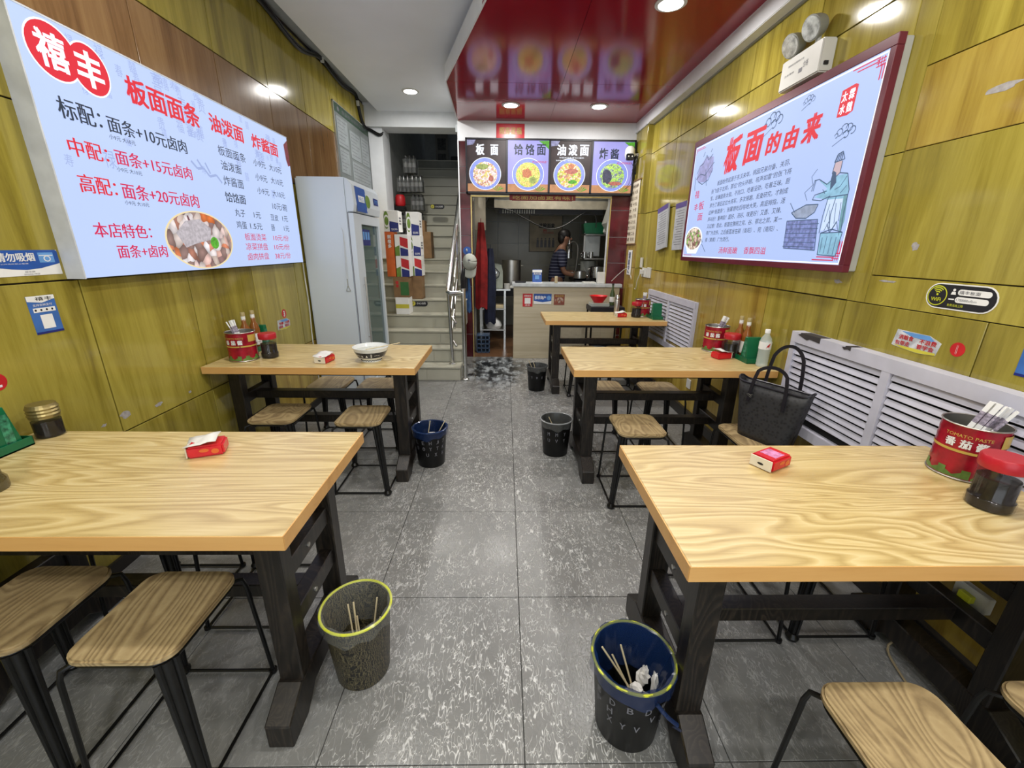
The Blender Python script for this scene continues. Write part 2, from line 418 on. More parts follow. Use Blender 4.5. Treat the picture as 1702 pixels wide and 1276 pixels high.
def dup(root, loc, rz=0, label=None, group=None):
    c = root.copy(); COL.objects.link(c); c.location = loc; c.rotation_euler = (0, 0, rz)
    if label: c['label'] = label
    if group: c['group'] = group
    for ch in list(root.children):
        d = ch.copy(); COL.objects.link(d); d.parent = c
        for g in list(ch.children):
            e = g.copy(); COL.objects.link(e); e.parent = d
    return c
TC = {}
def glyphs(t):
    if t not in TC:
        c = bpy.data.curves.new('t', 'FONT'); c.body = t; c.resolution_u = 2
        o = bpy.data.objects.new('t', c); COL.objects.link(o)
        dg = bpy.context.evaluated_depsgraph_get(); me = bpy.data.meshes.new_from_object(o.evaluated_get(dg))
        vs = [(v.co.x, v.co.y) for v in me.vertices]; fs = [tuple(p.vertices) for p in me.polygons]
        bpy.data.objects.remove(o); bpy.data.curves.remove(c); bpy.data.meshes.remove(me)
        x0 = min(v[0] for v in vs); x1 = max(v[0] for v in vs); y0 = min(v[1] for v in vs); y1 = max(v[1] for v in vs)
        TC[t] = ([((a-x0)/(x1-x0), (b-y0)/(y1-y0)) for a, b in vs], fs, (x1-x0)/(y1-y0))
    return TC[t]
def text(mb, t, mp, u0, u1, v0, v1, bold=.02, slant=0):
    """lay text into the box u0..u1, v0..v1 of the surface given by mp(u, v); weight comes from overlapped copies"""
    vs, fs, ar = glyphs(t)
    if u1 is None: u1 = u0+ar*(v1-v0)
    h = v1-v0; k = bold*h*.9
    offs = [(0, 0)] if bold <= .013 else ([(-k, 0), (k, 0)] if bold < .025 else [(-k, -k*.6), (k, -k*.6), (-k, k*.6), (k, k*.6)])
    p0 = Vector(mp(u0, v0)); nn = (Vector(mp(u0+.001, v0))-p0).cross(Vector(mp(u0, v0+.001))-p0).normalized()
    for i, (du, dv) in enumerate(offs):
        mb.add([Vector(mp(u0+k+(u1-u0-2*k)*a+slant*h*b+du, v0+h*b+dv))+nn*(.00018*i) for a, b in vs], fs)
    return mb
def vtext(mb, t, mp, u, v1, size, bold=.02, step=1.15):
    for i, ch in enumerate(t): text(mb, ch, mp, u, u+size, v1-size*(1+i*step), v1-size*i*step, bold)
def onL(X): return lambda y, z: (X, y, z)          # surface facing +X: u = Y
def onR(X): return lambda u, z: (X, -u, z)         # surface facing -X: u = -Y
def onB(Y): return lambda x, z: (x, Y, z)          # surface facing -Y: u = X
def rect(mp, u0, u1, v0, v1, mb=None):
    mb = mb or MB(); return mb.add([mp(u0, v0), mp(u1, v0), mp(u1, v1), mp(u0, v1)], [(0, 1, 2, 3)])
def disc(mp, cu, cv, ru, rv=None, n=32, r0=0, mb=None):
    rv = rv or ru; mb = mb or MB()
    if r0 == 0: return mb.add([mp(cu+ru*cos(2*pi*i/n), cv+rv*sin(2*pi*i/n)) for i in range(n)], [tuple(range(n))])
    vs = [mp(cu+k*ru*cos(2*pi*i/n), cv+k*rv*sin(2*pi*i/n)) for k in (r0, 1) for i in range(n)]
    return mb.add(vs, [(i, (i+1) % n, n+(i+1) % n, n+i) for i in range(n)])
def poly(mp, pts, mb=None):
    mb = mb or MB(); return mb.add([mp(a, b) for a, b in pts], [tuple(range(len(pts)))])
def stroke(mp, pts, w, mb):
    for (a, b), (c, d) in zip(pts, pts[1:]):
        l = math.hypot(c-a, d-b)
        if l < 1e-6: continue
        nx, ny = -(d-b)/l*w/2, (c-a)/l*w/2
        mb.add([mp(a+nx, b+ny), mp(c+nx, d+ny), mp(c-nx, d-ny), mp(a-nx, b-ny)], [(0, 1, 2, 3)])
    return mb

# ================================================================== THE SETTING
LX, RX = -1.75, 1.60
def struct(name, mb, mat, **k): return obj(name, mb, mat, kind='structure', **k)
# floor
fl = struct('floor', MB().box(-2.2, 2.0, -2.3, 9.6, -.12, -.006), plain('dark floor grout', (.06, .06, .055), .8))
xs = [.065+.6*k for k in range(-3, 4)]; ys = [1.425+.61*k for k in range(-6, 8)]
xs[0] = LX-.02; xs[-1] = RX+.02
xs = [LX-.02]+[.065-1.2-.6+.6*k for k in range(1, 5)]+[.065+1.2, RX+.02]
for i in range(len(xs)-1):
    for j in range(len(ys)-1):
        y1 = min(ys[j+1], 5.55)
        if ys[j] > 5.5: continue
        obj('tile', MB().box(xs[i]+.0015, xs[i+1]-.0015, ys[j]+.0015, y1-.0015, -.02, 0), FLOOR, fl, bevel=.001, seg=1)
# left wall, laminate panels
wl = struct('wall_left', MB().box(LX-.15, LX-.012, -2.3, 6.05, 0, 3.2), DARKW)
rows = [0.02, .59, 1.276, 1.90, 2.512, 3.06]
cols = [1.80+.615*k for k in range(-7, 7)]+[6.05]
for j in range(len(cols)-1):
    for i in range(5):
        mt = OLIVE
        if i == 3 and cols[j] >= 1.79 and cols[j] < 5: mt = BROWN
        if i == 0 and 2.9 < cols[j] < 4: mt = OLIVB
        if i in (1, 2) and cols[j] > 4.8: mt = OLIVB
        obj('panel', MB().box(LX-.012, LX, cols[j]+.003, cols[j+1]-.003, rows[i]+.003, rows[i+1]-.003), mt, wl, bevel=.0015, seg=1)
# right wall
wr = struct('wall_right', MB().box(RX+.012, RX+.15, -2.3, 5.56, 0, 2.9), DARKW)
rr = [0.02, .6, 1.2, 1.8, 2.403, 2.69]
cr = [1.97+.61*k for k in range(0, 6)]+[5.13]
cr[5] = 5.13; cr = cr[:6]
for j in range(len(cr)-1):
    for i in range(5):
        mt = OLIVE
        if i == 0 or (i == 1 and cr[j] > 2.4): mt = OLIVB
        obj('panel', MB().box(RX, RX+.012, cr[j]+.003, cr[j+1]-.003, rr[i]+.003, rr[i+1]-.003), mt, wr, bevel=.0015, seg=1)
obj('panel', MB().box(RX, RX+.012, 1.872, 1.968, 1.202, 1.798), OLIVE, wr)
obj('panel', MB().box(RX, RX+.012, 1.872, 1.968, 1.802, 2.401), OLIVE, wr)
obj('panel', MB().box(RX, RX+.012, .902, 1.868, 1.202, 1.318), OLIVE, wr)
obj('panel', MB().box(RX, RX+.012, .902, 1.868, 1.322, 1.80), OLIVE, wr, bevel=.0015, seg=1)
obj('panel', MB().box(RX, RX+.012, .902, 1.868, 1.803, 2.088), OLIVB, wr, bevel=.0015, seg=1)
obj('panel', MB().box(RX, RX+.012, .902, 1.868, 2.092, 2.401), OLIVE, wr)
for y0, y1 in ((.75, 1.36), (1.36, 1.97)):
    for z0, z1 in ((.02, .6), (.6, 1.2), (2.403, 2.69)):
        obj('panel', MB().box(RX, RX+.012, y0+.002, y1-.002, z0+.002, z1-.002), OLIVB if z0 < .1 else OLIVE, wr, bevel=.0015, seg=1)
for k in range(5):
    for z0, z1 in zip(rr, rr[1:]):
        y1 = .75-.61*k
        if z0 >= 1.2 and z0 < 2.4 and k == 0: pass
        obj('panel', MB().box(RX, RX+.012, y1-.608, y1-.002 if not (k == 0 and 1.1 < z0 < 2.4) else y1+.148, z0+.002, z1-.002), OLIVE, wr)
# pilaster beside the kitchen front
pl = struct('wall_pilaster', MB().box(1.545, 1.75, 5.135, 5.56, 0, 2.72), DARKW)
for z0, z1 in zip(rr, rr[1:]):
    obj('panel', MB().box(1.533, 1.545, 5.13, 5.55, z0+.002, z1-.002), OLIVB if z0 < 1.7 else OLIVE, pl, bevel=.001, seg=1)
    obj('panel', MB().box(1.535, 1.60, 5.125, 5.137, z0+.002, z1-.002), OLIVE, pl)
struct('baseboard_right', MB().box(1.572, 1.60, -2.2, 5.5, 0, .09), plain('black skirting', (.02, .018, .016), .4), bevel=.002)
struct('baseboard_left', MB().box(-1.75, -1.735, -2.2, 6.0, 0, .06), MATS['black skirting'])
# ceilings
ce = struct('ceiling', MB().box(-1.9, 1.75, -2.3, 6.3, 3.09, 3.25), GREYP)
struct('ceiling_white', MB().box(-1.585, 1.62, -2.3, 6.0, 3.0, 3.06), WHITEC)
# red dropped ceiling: panels between joints, the left edge runs slantwise and then back along the kitchen front
def rx(y): return -.13+( -.523+.13)*(y-3.05)/(4.35-3.05) if y < 4.35 else -.523-.027*(y-4.35)/1.2
rc = struct('ceiling_red', MB().prism([(1.51, -2.3), (1.51, 5.55), (-.53, 5.55), (-.50, 4.36), (.88, -.2), (.92, -2.3)][::-1], 2.8155, 2.9, 'XY'), WHITEP)
ysr = [-2.3, -.2, 1.4, 2.98, 4.36, 5.55]
def rl(y):
    if y >= 4.35: return -.523-.022*(y-4.35)
    return min(.9, -.523+(4.35-y)*.302) if y > -.2 else .9
for j in range(len(ysr)-1):
    y0, y1 = ysr[j]+.002, ysr[j+1]-.002
    for a, b in ((0, .5), (.5, 1)):
        sp_ = 1.0 if j < 2 else .5
        xa0, xb0 = (rl(y0), rl(y1)) if a == 0 else (sp_, sp_); xa1, xb1 = (sp_, sp_) if a == 0 else (1.52, 1.52)
        g = .0012
        obj('panel', MB().prism([(xa0+g, y0), (xa1-g, y0), (xb1-g, y1), (xb0+g, y1)], 2.8, 2.815, 'XY'), RED, rc)
mb = MB()
for ya, yb in ((-.2, 4.35), (4.35, 5.55)):
    mb.prism([(rl(ya)-.012, ya), (rl(ya), ya), (rl(yb), yb), (rl(yb)-.012, yb)], 2.796, 2.92, 'XY')
struct('trim_1', mb, WHITEP)
struct('trim_2', MB().box(1.515, 1.66, -2.3, 5.56, 2.69, 2.95), WHITEP, bevel=.004)
struct('trim_3', MB().box(1.585, 1.60, -2.3, 5.13, 2.682, 2.69), GREYM)
# beam over the stairs and the kitchen front
struct('beam', MB().box(-1.9, -.56, 6.0, 6.32, 2.83, 3.09), WHITEP)
struct('wall_stair_corner', MB().box(-1.95, -1.56, 6.05, 6.4, 0, 2.84), WHITEP)
bk = struct('wall_back', MB().box(-.56, 1.75, 5.55, 5.72, 2.005, 3.0).box(-.56, -.43, 5.56, 5.9, 0, 2.01).box(1.30, 1.75, 5.56, 5.72, 0, 2.01), WHITEP)
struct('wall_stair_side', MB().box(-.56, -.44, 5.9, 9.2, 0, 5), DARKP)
for i in range(7):
    z0 = i*.31; z1 = min(z0+.31, 2.03)
    if i == 6: z1 = 2.035
    obj('tile', MB().box(-.548, -.42, 5.545, 5.56, z0+.003, z1-.003), MAROON, bk, bevel=.002, seg=1)
    obj('tile', MB().box(1.295, 1.533, 5.545, 5.56, z0+.003, z1-.003), MAROON, bk, bevel=.002, seg=1)
    obj('tile', MB().box(-.425, -.415, 5.56, 5.88, z0+.003, z1-.003), MAROON, bk)
for z0, z1 in ((2.04, 2.32), (2.325, 2.59)):
    obj('tile', MB().box(-.548, -.463, 5.545, 5.56, z0, z1), MAROON, bk, bevel=.002, seg=1)
struct('trim_4', MB().box(-.562, -.548, 5.535, 5.56, 0, 2.6), WHITEP)
tr = struct('trim_5', MB().box(-.418, 1.295, 5.535, 5.56, 1.995, 2.012).box(-.42, -.408, 5.535, 5.56, 0, 2.0).box(1.283, 1.295, 5.535, 5.56, .98, 2.0), GOLDT)
# kitchen room
struct('wall_kitchen_back', MB().box(-.6, 1.9, 8.05, 8.2, 0, 3), GREYP)
kb = bpy.data.objects['wall_kitchen_back']
for i in range(6):
    for j in range(7):
        obj('tile', MB().box(-.5+.37*i+.003, -.5+.37*(i+1)-.003, 8.04, 8.052, .37*j+.003, .37*(j+1)-.003), CREAM, kb)
struct('wall_kitchen_left', MB().box(-.44, -.40, 5.9, 8.1, 0, 3), CREAM)
struct('wall_kitchen_right', MB().box(1.72, 1.85, 5.72, 8.1, 0, 3), CREAM)
struct('ceiling_kitchen', MB().box(-.6, 1.9, 5.72, 8.1, 2.72, 2.8), GREYP)
struct('floor_kitchen', MB().box(-.43, 1.75, 5.55, 8.1, -.01, .004), KFLOOR)
# stairwell
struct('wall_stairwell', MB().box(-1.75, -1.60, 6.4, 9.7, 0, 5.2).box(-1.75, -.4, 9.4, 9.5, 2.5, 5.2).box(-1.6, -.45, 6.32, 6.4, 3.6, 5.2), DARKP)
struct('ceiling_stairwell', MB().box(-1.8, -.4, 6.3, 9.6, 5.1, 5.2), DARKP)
struct('floor_landing', MB().box(-1.65, -.45, 8.125, 9.5, 2.70, 2.834), STAIRD)
# wall and glazed shopfront behind the camera
wf = struct('wall_front', MB().box(-1.9, 1.75, -2.3, -2.15, 2.45, 3.1).box(-1.9, -1.55, -2.3, -2.15, 0, 2.5).box(1.45, 1.75, -2.3, -2.15, 0, 2.5).box(-1.6, 1.5, -2.3, -2.15, 0, .35), WHITEP)
w1 = struct('window_1', MB().box(-.06, .0, -2.26, -2.2, .35, 2.45).box(-1.55, 1.45, -2.26, -2.2, 1.9, 1.95), GREYM)
obj('pane', MB().box(-1.55, -.06, -2.235, -2.23, .35, 2.45).box(0, 1.45, -2.235, -2.23, .35, 2.45), GLASS, w1)

# staircase
st = thing('staircase', 'tiled staircase climbing away behind the fridge', 'staircase', (0, 0, 0)); st['kind'] = 'structure'
R_, T_, Y0 = .1575, .215, 4.47
for k in range(18):
    y = Y0+k*T_; x0 = -1.255 if k == 0 else (-1.74 if k < 8 else -1.6); x1 = -.49 if k < 5 else -.565
    if k == 0: x1 = -.49
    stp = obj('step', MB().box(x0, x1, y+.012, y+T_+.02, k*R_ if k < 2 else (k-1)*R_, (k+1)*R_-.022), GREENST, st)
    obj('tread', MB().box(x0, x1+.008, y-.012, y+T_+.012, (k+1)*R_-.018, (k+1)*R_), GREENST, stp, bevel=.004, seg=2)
    obj('nosing_shade_strip', MB().box(x0, x1, y+.002, y+T_, (k+1)*R_-.024, (k+1)*R_-.018), STAIRD, stp)  # dark strip painted in for the shade beneath the tread edge
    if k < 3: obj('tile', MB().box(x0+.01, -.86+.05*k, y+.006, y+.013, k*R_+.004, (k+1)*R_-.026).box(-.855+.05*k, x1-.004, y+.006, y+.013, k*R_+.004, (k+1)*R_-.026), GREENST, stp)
# handrail
hr = thing('handrail', 'stainless steel handrail with end post at foot of staircase', 'handrail', (-.44, 4.52, 0))
def seg(a, b, rr_, mb=None, n=12):
    mb = mb or MB(); return mb.tube([a, b], rr_, n)
L0 = Vector((-.44, 4.52, 0))
def P_(x, y, z): return Vector((x, y, z))-L0
obj('post', seg(P_(-.44, 4.52, 0), P_(-.44, 4.52, 1.0), .026).lathe([(.045, 0), (.045, .008), (.03, .02)], (0, 0, 0)), STEEL, hr, smooth=True)
obj('post', seg(P_(-.585, 4.6, .158), P_(-.60, 4.56, .955), .02).lathe([(.04, 0), (.04, .008), (.025, .018)], (-.145, .08, .158)), STEEL, hr, smooth=True)
obj('top_rail', MB().tube([P_(-.44, 4.52, .955), P_(-.56, 4.52, .945), P_(-.60, 4.545, .96), P_(-.602, 4.60, 1.0), P_(-.602, 6.4, 2.32)], .027, 12), STEEL, hr, smooth=True)
obj('lower_rail', MB().tube([P_(-.535, 4.6, .62), P_(-.602, 4.66, .70), P_(-.602, 6.4, 1.97)], .014, 10), STEEL, hr, smooth=True)
obj('lower_rail', MB().tube([P_(-.535, 4.6, .36), P_(-.602, 4.66, .44), P_(-.602, 6.4, 1.71)], .014, 10), STEEL, hr, smooth=True)
for k in range(1, 5):
    yy = 4.6+k*.43; zz = .158+R_*(int((yy-Y0)/T_)); obj('post', seg(P_(-.602, yy, zz), P_(-.602, yy, .96+(yy-4.6)*.7326+.03), .014, n=8), STEEL, hr, smooth=True)
def pill_sticker(x0, x1, y, z0, z1, lab, t):
    s_ = thing('stair_sticker', lab, 'sticker', ((x0+x1)/2, y, z0))
    w = (x1-x0)/2; h = (z1-z0)/2; pts = []
    for i in range(9): a = -pi/2+pi*i/8; pts.append((w-h+h*cos(a), h+h*sin(a)))
    for i in range(9): a = pi/2+pi*i/8; pts.append((-w+h+h*cos(a), h+h*sin(a)))
    obj('plate', MB().prism(pts, -.0015, 0, 'XZ'), INK, s_)
    obj('emblem', disc(onB(-.002), -w+h, h, h*.8), YELLOWP, s_)
    mb = MB(); text(mb, t, onB(-.002), -w+h*2.2, w-h*.6, h*.65, h*1.4); obj('lettering', mb, WHITEI, s_)
    mb = MB(); text(mb, '✓', onB(-.0025), -w+h*.6, -w+h*1.4, h*.6, h*1.4); obj('symbol', mb, INK, s_)
pill_sticker(-1.185, -.965, 5.335, .70, .775, 'oval black stair sticker with yellow disc, lower of the two', '小心台阶')
pill_sticker(-1.09, -.885, 6.628, 1.935, 2.0, 'oval black stair sticker high up in the dark, upper of the two', '小心台阶')
# ================================================================== BACKLIT MENU SIGN, LEFT WALL
K = 1.68/1.64
FXL = -1.68
sg = thing('menu_sign', 'large backlit menu sign with bowl photo on left wall', 'sign', (LX, 2.7, 1.28))
def wy(y): return y*K-2.7
def wz(z): return (z-1.42)*K+1.42-1.28
def mpl(off): return lambda u, v: (FXL-LX+off, wy(u), wz(v))
obj('box_body', MB().box(0, FXL-LX-.004, wy(1.716), wy(3.585), wz(1.285), wz(2.182)), LIGHTSIDE, sg, bevel=.003)
obj('screen', MB().box(FXL-LX-.004, FXL-LX, wy(1.718), wy(3.583), wz(1.287), wz(2.180)), E_BG, sg)
obj('edge_trim', MB().box(.0, FXL-LX+.002, wy(1.714), wy(1.720), wz(1.284), wz(2.182)).box(.0, FXL-LX+.002, wy(1.716), wy(3.585), wz(2.178), wz(2.184)), plain('light aluminium', (.55, .57, .6), .4), sg)
fa = MB()
for i in range(70):
    u0 = random.uniform(1.75, 3.45); v0 = random.uniform(1.93, 2.14) if random.random() < .8 else random.uniform(1.6, 2.1)
    sz = random.uniform(.03, .075); text(fa, random.choice('福禄寿喜禧囍富贵春'), mpl(.0004), u0, u0+sz*.8, v0, min(2.175, v0+sz), 0)
obj('faint_pattern', fa, E_FAINT, sg, kind='stuff')
lg = MB(); disc(mpl(.0010), 1.845, 2.075, .094, .089, mb=lg); obj('emblem', lg, E_RED, sg)
lg = MB(); disc(mpl(.0012), 1.985, 2.066, .082, .086, mb=lg); obj('emblem', lg, E_RED, sg)
lw = MB(); disc(mpl(.0008), 1.845, 2.075, .100, .095, mb=lw); disc(mpl(.0008), 1.985, 2.066, .088, .092, mb=lw); obj('emblem_border', lw, E_WHITE, sg)
tm = MB(); text(tm, '禧', mpl(.0018), 1.782, 1.897, 2.018, 2.132, .035); text(tm, '丰', mpl(.0018), 1.925, 2.040, 2.005, 2.125, .045); obj('lettering', tm, E_WHITE, sg)
TL = [('板面面条',2.143,2.603,2.005,2.107,'R'),('油泼面',2.684,3.004,2.020,2.108,'R'),('炸酱面',3.090,3.420,2.017,2.099,'R'),
('标配：',1.800,1.976,1.857,1.930,'K'),('面条+10元卤肉',2.002,2.455,1.857,1.919,'K'),('小9元 大10元',1.995,2.125,1.829,1.848,'K'),
('中配：',1.799,1.966,1.732,1.797,'R'),('面条+15元卤肉',1.999,2.455,1.735,1.795,'M'),('小9元 大10元',1.992,2.122,1.708,1.726,'K'),
('高配：',1.800,1.966,1.605,1.672,'R'),('面条+20元卤肉',1.990,2.464,1.602,1.665,'M'),('小9元 大10元',1.990,2.120,1.577,1.595,'K'),
('本店特色：',1.807,2.095,1.440,1.498,'M'),('面条+卤肉',1.891,2.165,1.357,1.412,'M'),
('板面面条',2.716,2.985,1.905,1.957,'K'),('油泼面',2.719,2.915,1.830,1.880,'K'),('炸酱面',2.717,2.913,1.747,1.799,'K'),('饸饹面',2.704,2.908,1.657,1.712,'K'),
('小9元',3.069,3.217,1.908,1.951,'K'),('大10元',3.263,3.430,1.909,1.953,'K'),('小9元',3.067,3.210,1.821,1.866,'K'),('大10元',3.260,3.428,1.826,1.870,'K'),
('小9元',3.063,3.208,1.739,1.783,'K'),('大10元',3.256,3.427,1.743,1.786,'K'),('10元/碗',3.227,3.433,1.655,1.704,'K'),
('丸子',2.772,2.877,1.581,1.625,'K'),('1元',2.972,3.055,1.583,1.621,'K'),('豆皮',3.180,3.283,1.580,1.622,'K'),('1元',3.341,3.422,1.581,1.621,'K'),
('鸡蛋',2.766,2.873,1.510,1.555,'K'),('1.5元',2.910,3.051,1.512,1.551,'K'),('肠',3.167,3.213,1.510,1.554,'K'),('1元',3.343,3.422,1.513,1.552,'K'),
('板面烫菜',2.829,3.078,1.443,1.487,'M'),('10元/份',3.171,3.391,1.445,1.485,'M'),('凉菜拼盘',2.823,3.082,1.383,1.428,'M'),('10元/份',3.166,3.387,1.383,1.424,'M'),
('卤肉拼盘',2.826,3.076,1.322,1.367,'M'),('38元/份',3.159,3.385,1.321,1.364,'M')]
for t, a, b, c, d, k in TL:
    obj('lettering', text(MB(), t, mpl(.0018), a, b, c, d, .034 if d-c > .08 else (.02 if d-c > .053 else .008)), {'R': E_RED, 'K': E_INK, 'M': E_MAG}[k], sg)['kind'] = 'stuff'
obj('bowl_photo', disc(mpl(.0012), 2.433, 1.437, .252, .140, 48), FOODL, sg)
obj('bowl_rim_print', disc(mpl(.0014), 2.433, 1.437, .262, .147, 48, r0=.955), emis('backlit cream rim', (.75, .62, .35)), sg)
obj('meat_print', poly(mpl(.0016), [(2.25, 1.47), (2.33, 1.53), (2.44, 1.545), (2.52, 1.50), (2.50, 1.44), (2.38, 1.42), (2.30, 1.40)]), emis('backlit sliced meat', (.50, .46, .50), 1, .35, 60), sg)
obj('greens_print', disc(mpl(.0018), 2.53, 1.425, .035, .032, 12), E_GREEN, sg)
mb = MB()
for q in ([(2.47, 1.83), (2.51, 1.80), (2.56, 1.81), (2.60, 1.775), (2.66, 1.79), (2.70, 1.755)], [(2.52, 1.845), (2.55, 1.81)], [(2.58, 1.84), (2.61, 1.79)]): stroke(mpl(.0009), q, .012, mb)
obj('mountain_print', mb, emis('backlit slate wash', (.28, .36, .62)), sg)
obj('pepper_print', poly(mpl(.0012), [(3.52, 2.12), (3.583, 2.16), (3.583, 1.99), (3.55, 1.98), (3.53, 2.02)]), emis('backlit pepper photo', (.20, .02, .03), 1, .6, 50), sg)
# ================================================================== BACKLIT STORY SIGN, RIGHT WALL
FXR = 1.536
sr = thing('story_sign', 'backlit story sign with noodle cook drawing in maroon frame', 'sign', (RX, 2.88, 1.33))
def mpr(off): return lambda u, v: (FXR-RX-off, u-2.88, v-1.33)   # u is world Y here
def mpq(off): return lambda u, v: (FXR-RX-off, -u-2.88, v-1.33)  # u = -Y for text
obj('box_body', MB().box(FXR-RX+.004, 0, 1.96-2.88, 3.80-2.88, 0, .895), GREYM2, sr, bevel=.003)
m_ = MB()
for a, b, c, d in ((1.955, 1.985, .027, .862), (3.78, 3.808, .027, .862), (1.955, 3.808, -.005, .027), (1.955, 3.808, .862, .905)): m_.box(FXR-RX-.004, FXR-RX+.03, a-2.88, b-2.88, c, d)
obj('frame', m_, FRAMER, sr, bevel=.002, seg=1)
obj('screen', MB().box(FXR-RX, FXR-RX+.004, 1.98-2.88, 3.785-2.88, .025, .865), E_BG2, sr)
m_ = MB()
for q in ([(1.99, 1.362), (1.99, 2.183), (3.772, 2.183), (3.772, 1.362), (1.99, 1.362)],): stroke(mpr(.0004), q, .007, m_)
obj('inner_border', m_, E_WHITE, sr)
tm = MB()
for t, y0, y1, z0, z1 in (('板', 3.272, 3.075, 1.925, 2.135), ('面', 3.02, 2.815, 1.94, 2.115), ('的', 2.765, 2.637, 1.95, 2.055), ('由', 2.60, 2.486, 1.94, 2.048), ('来', 2.448, 2.318, 1.94, 2.064)):
    text(tm, t, mpq(.0016), -y0, -y1, z0, z1, .055, slant=.12)
obj('lettering', tm, E_RED, sr)
tm = MB()
lines = [('板面始传起源于东汉末年。桃园兄弟刘备、关羽、', 3.324, 2.502), ('张飞结于古邦，那位“豹头环眼、吼声如雷”的张飞将', 3.398, 2.477),
 ('军，总嫌面条太软，不抗口。吃着没劲，吃着乏味。厨', 3.398, 2.475), ('师为了满足这位大将军，多次琢磨、反复研究，才制成', 3.392, 2.475),
 ('这种“板面条”，张翼德吃后哈哈大笑，高竖拇指，连', 3.396, 2.481), ('声叫好！重神韵！面好、汤好、味更好！又香、又辣、', 3.394, 2.498),
 ('又过瘾！首此，板面在豫皖之兖、谷、鄂北之邦，某一', 3.391, 2.479), ('带广为流传。之后板面发在颍（阜阳）、宛（南阳）、', 3.389, 2.496), ('蔡（黄蔡）广为流行。', 3.389, 3.027)]
for i, (t, y0, y1) in enumerate(lines):
    z = 1.858-.0483*i; text(tm, t, mpq(.0012), -y0, -y1, z, z+.032, .012, slant=.1)
obj('story_text', tm, E_INK, sr, kind='stuff')
tm = MB(); text(tm, '汤鲜面嫩', mpq(.0012), -3.151, -2.897, 1.392, 1.436, .015, .1); text(tm, '香飘四溢', mpq(.0012), -2.816, -2.577, 1.393, 1.437, .015, .1)
text(tm, '禧', mpq(.0012), -3.682, -3.605, 1.806, 1.862, .02); text(tm, '丰', mpq(.0012), -3.67, -3.60, 1.712, 1.765, .02)
text(tm, '板', mpq(.0012), -3.585, -3.495, 1.714, 1.775, .02); text(tm, '面', mpq(.0012), -3.58, -3.495, 1.635, 1.688, .02)
obj('slogan_lettering', tm, E_MAG, sr, kind='stuff')
obj('stamp', poly(mpr(.001), [(2.215, 2.005), (2.212, 2.112), (2.135, 2.118), (2.118, 2.11), (2.12, 2.01), (2.15, 2.0)]), E_RED, sr)
tm = MB()
for ch, a, z in (('太', 2.205, 2.062), ('霖', 2.163, 2.062), ('水', 2.205, 2.012), ('魏', 2.163, 2.012)): text(tm, ch, mpq(.0016), -a, -a+.034, z, z+.04, .03)
obj('stamp_lettering', tm, E_WHITE, sr)
m_ = MB()
for (cy, cz, s1, s2) in ((1.997, 2.175, 1, -1), (1.997, 1.376, 1, 1)):
    for k in (0, 1):
        o_ = .014*k
        stroke(mpr(.001), [(cy+.175-o_*2, cz+s2*o_), (cy+.03, cz+s2*o_)], .005, m_); stroke(mpr(.001), [(cy+o_, cz+s2*.085), (cy+o_, cz+s2*.028)], .006, m_)
    for k in range(3): stroke(mpr(.001), [(cy+.008+.013*k, cz), (cy+.008+.013*k, cz+s2*.035)], .004, m_); stroke(mpr(.001), [(cy, cz+s2*.008+s2*.012*k), (cy+.045, cz+s2*.008+s2*.012*k)], .004, m_)
stroke(mpr(.001), [(3.762, 2.135), (3.762, 2.172), (3.62, 2.172)], .004, m_); stroke(mpr(.001), [(3.75, 2.145), (3.75, 2.162), (3.60, 2.162)], .004, m_)
stroke(mpr(.001), [(3.762, 1.41), (3.762, 1.373), (3.60, 1.373)], .004, m_)
obj('corner_ornament', m_, E_MAG, sr, kind='stuff')
m_ = MB()
for cy, cz, q in ((2.74, 2.118, 1.3), (2.445, 2.14, .65), (2.14, 1.93, .9)):
    for dx, dz, rr_ in ((-.05, 0, .02), (-.025, .018, .022), (.005, .022, .024), (.035, .008, .02), (-.01, -.012, .02), (.055, -.005, .012)):
        pts = [(cy+q*(dx+rr_*cos(t*pi/5)), cz+q*(dz+rr_*sin(t*pi/5))*.85) for t in range(9)]; stroke(mpr(.001), pts, .0045*q, m_)
    stroke(mpr(.001), [(cy-.01, cz-.02*q), (cy+.03*q, cz-.035*q), (cy+.07*q, cz-.05*q)], .003, m_)
obj('cloud_drawing', m_, E_INKB, sr, kind='stuff')
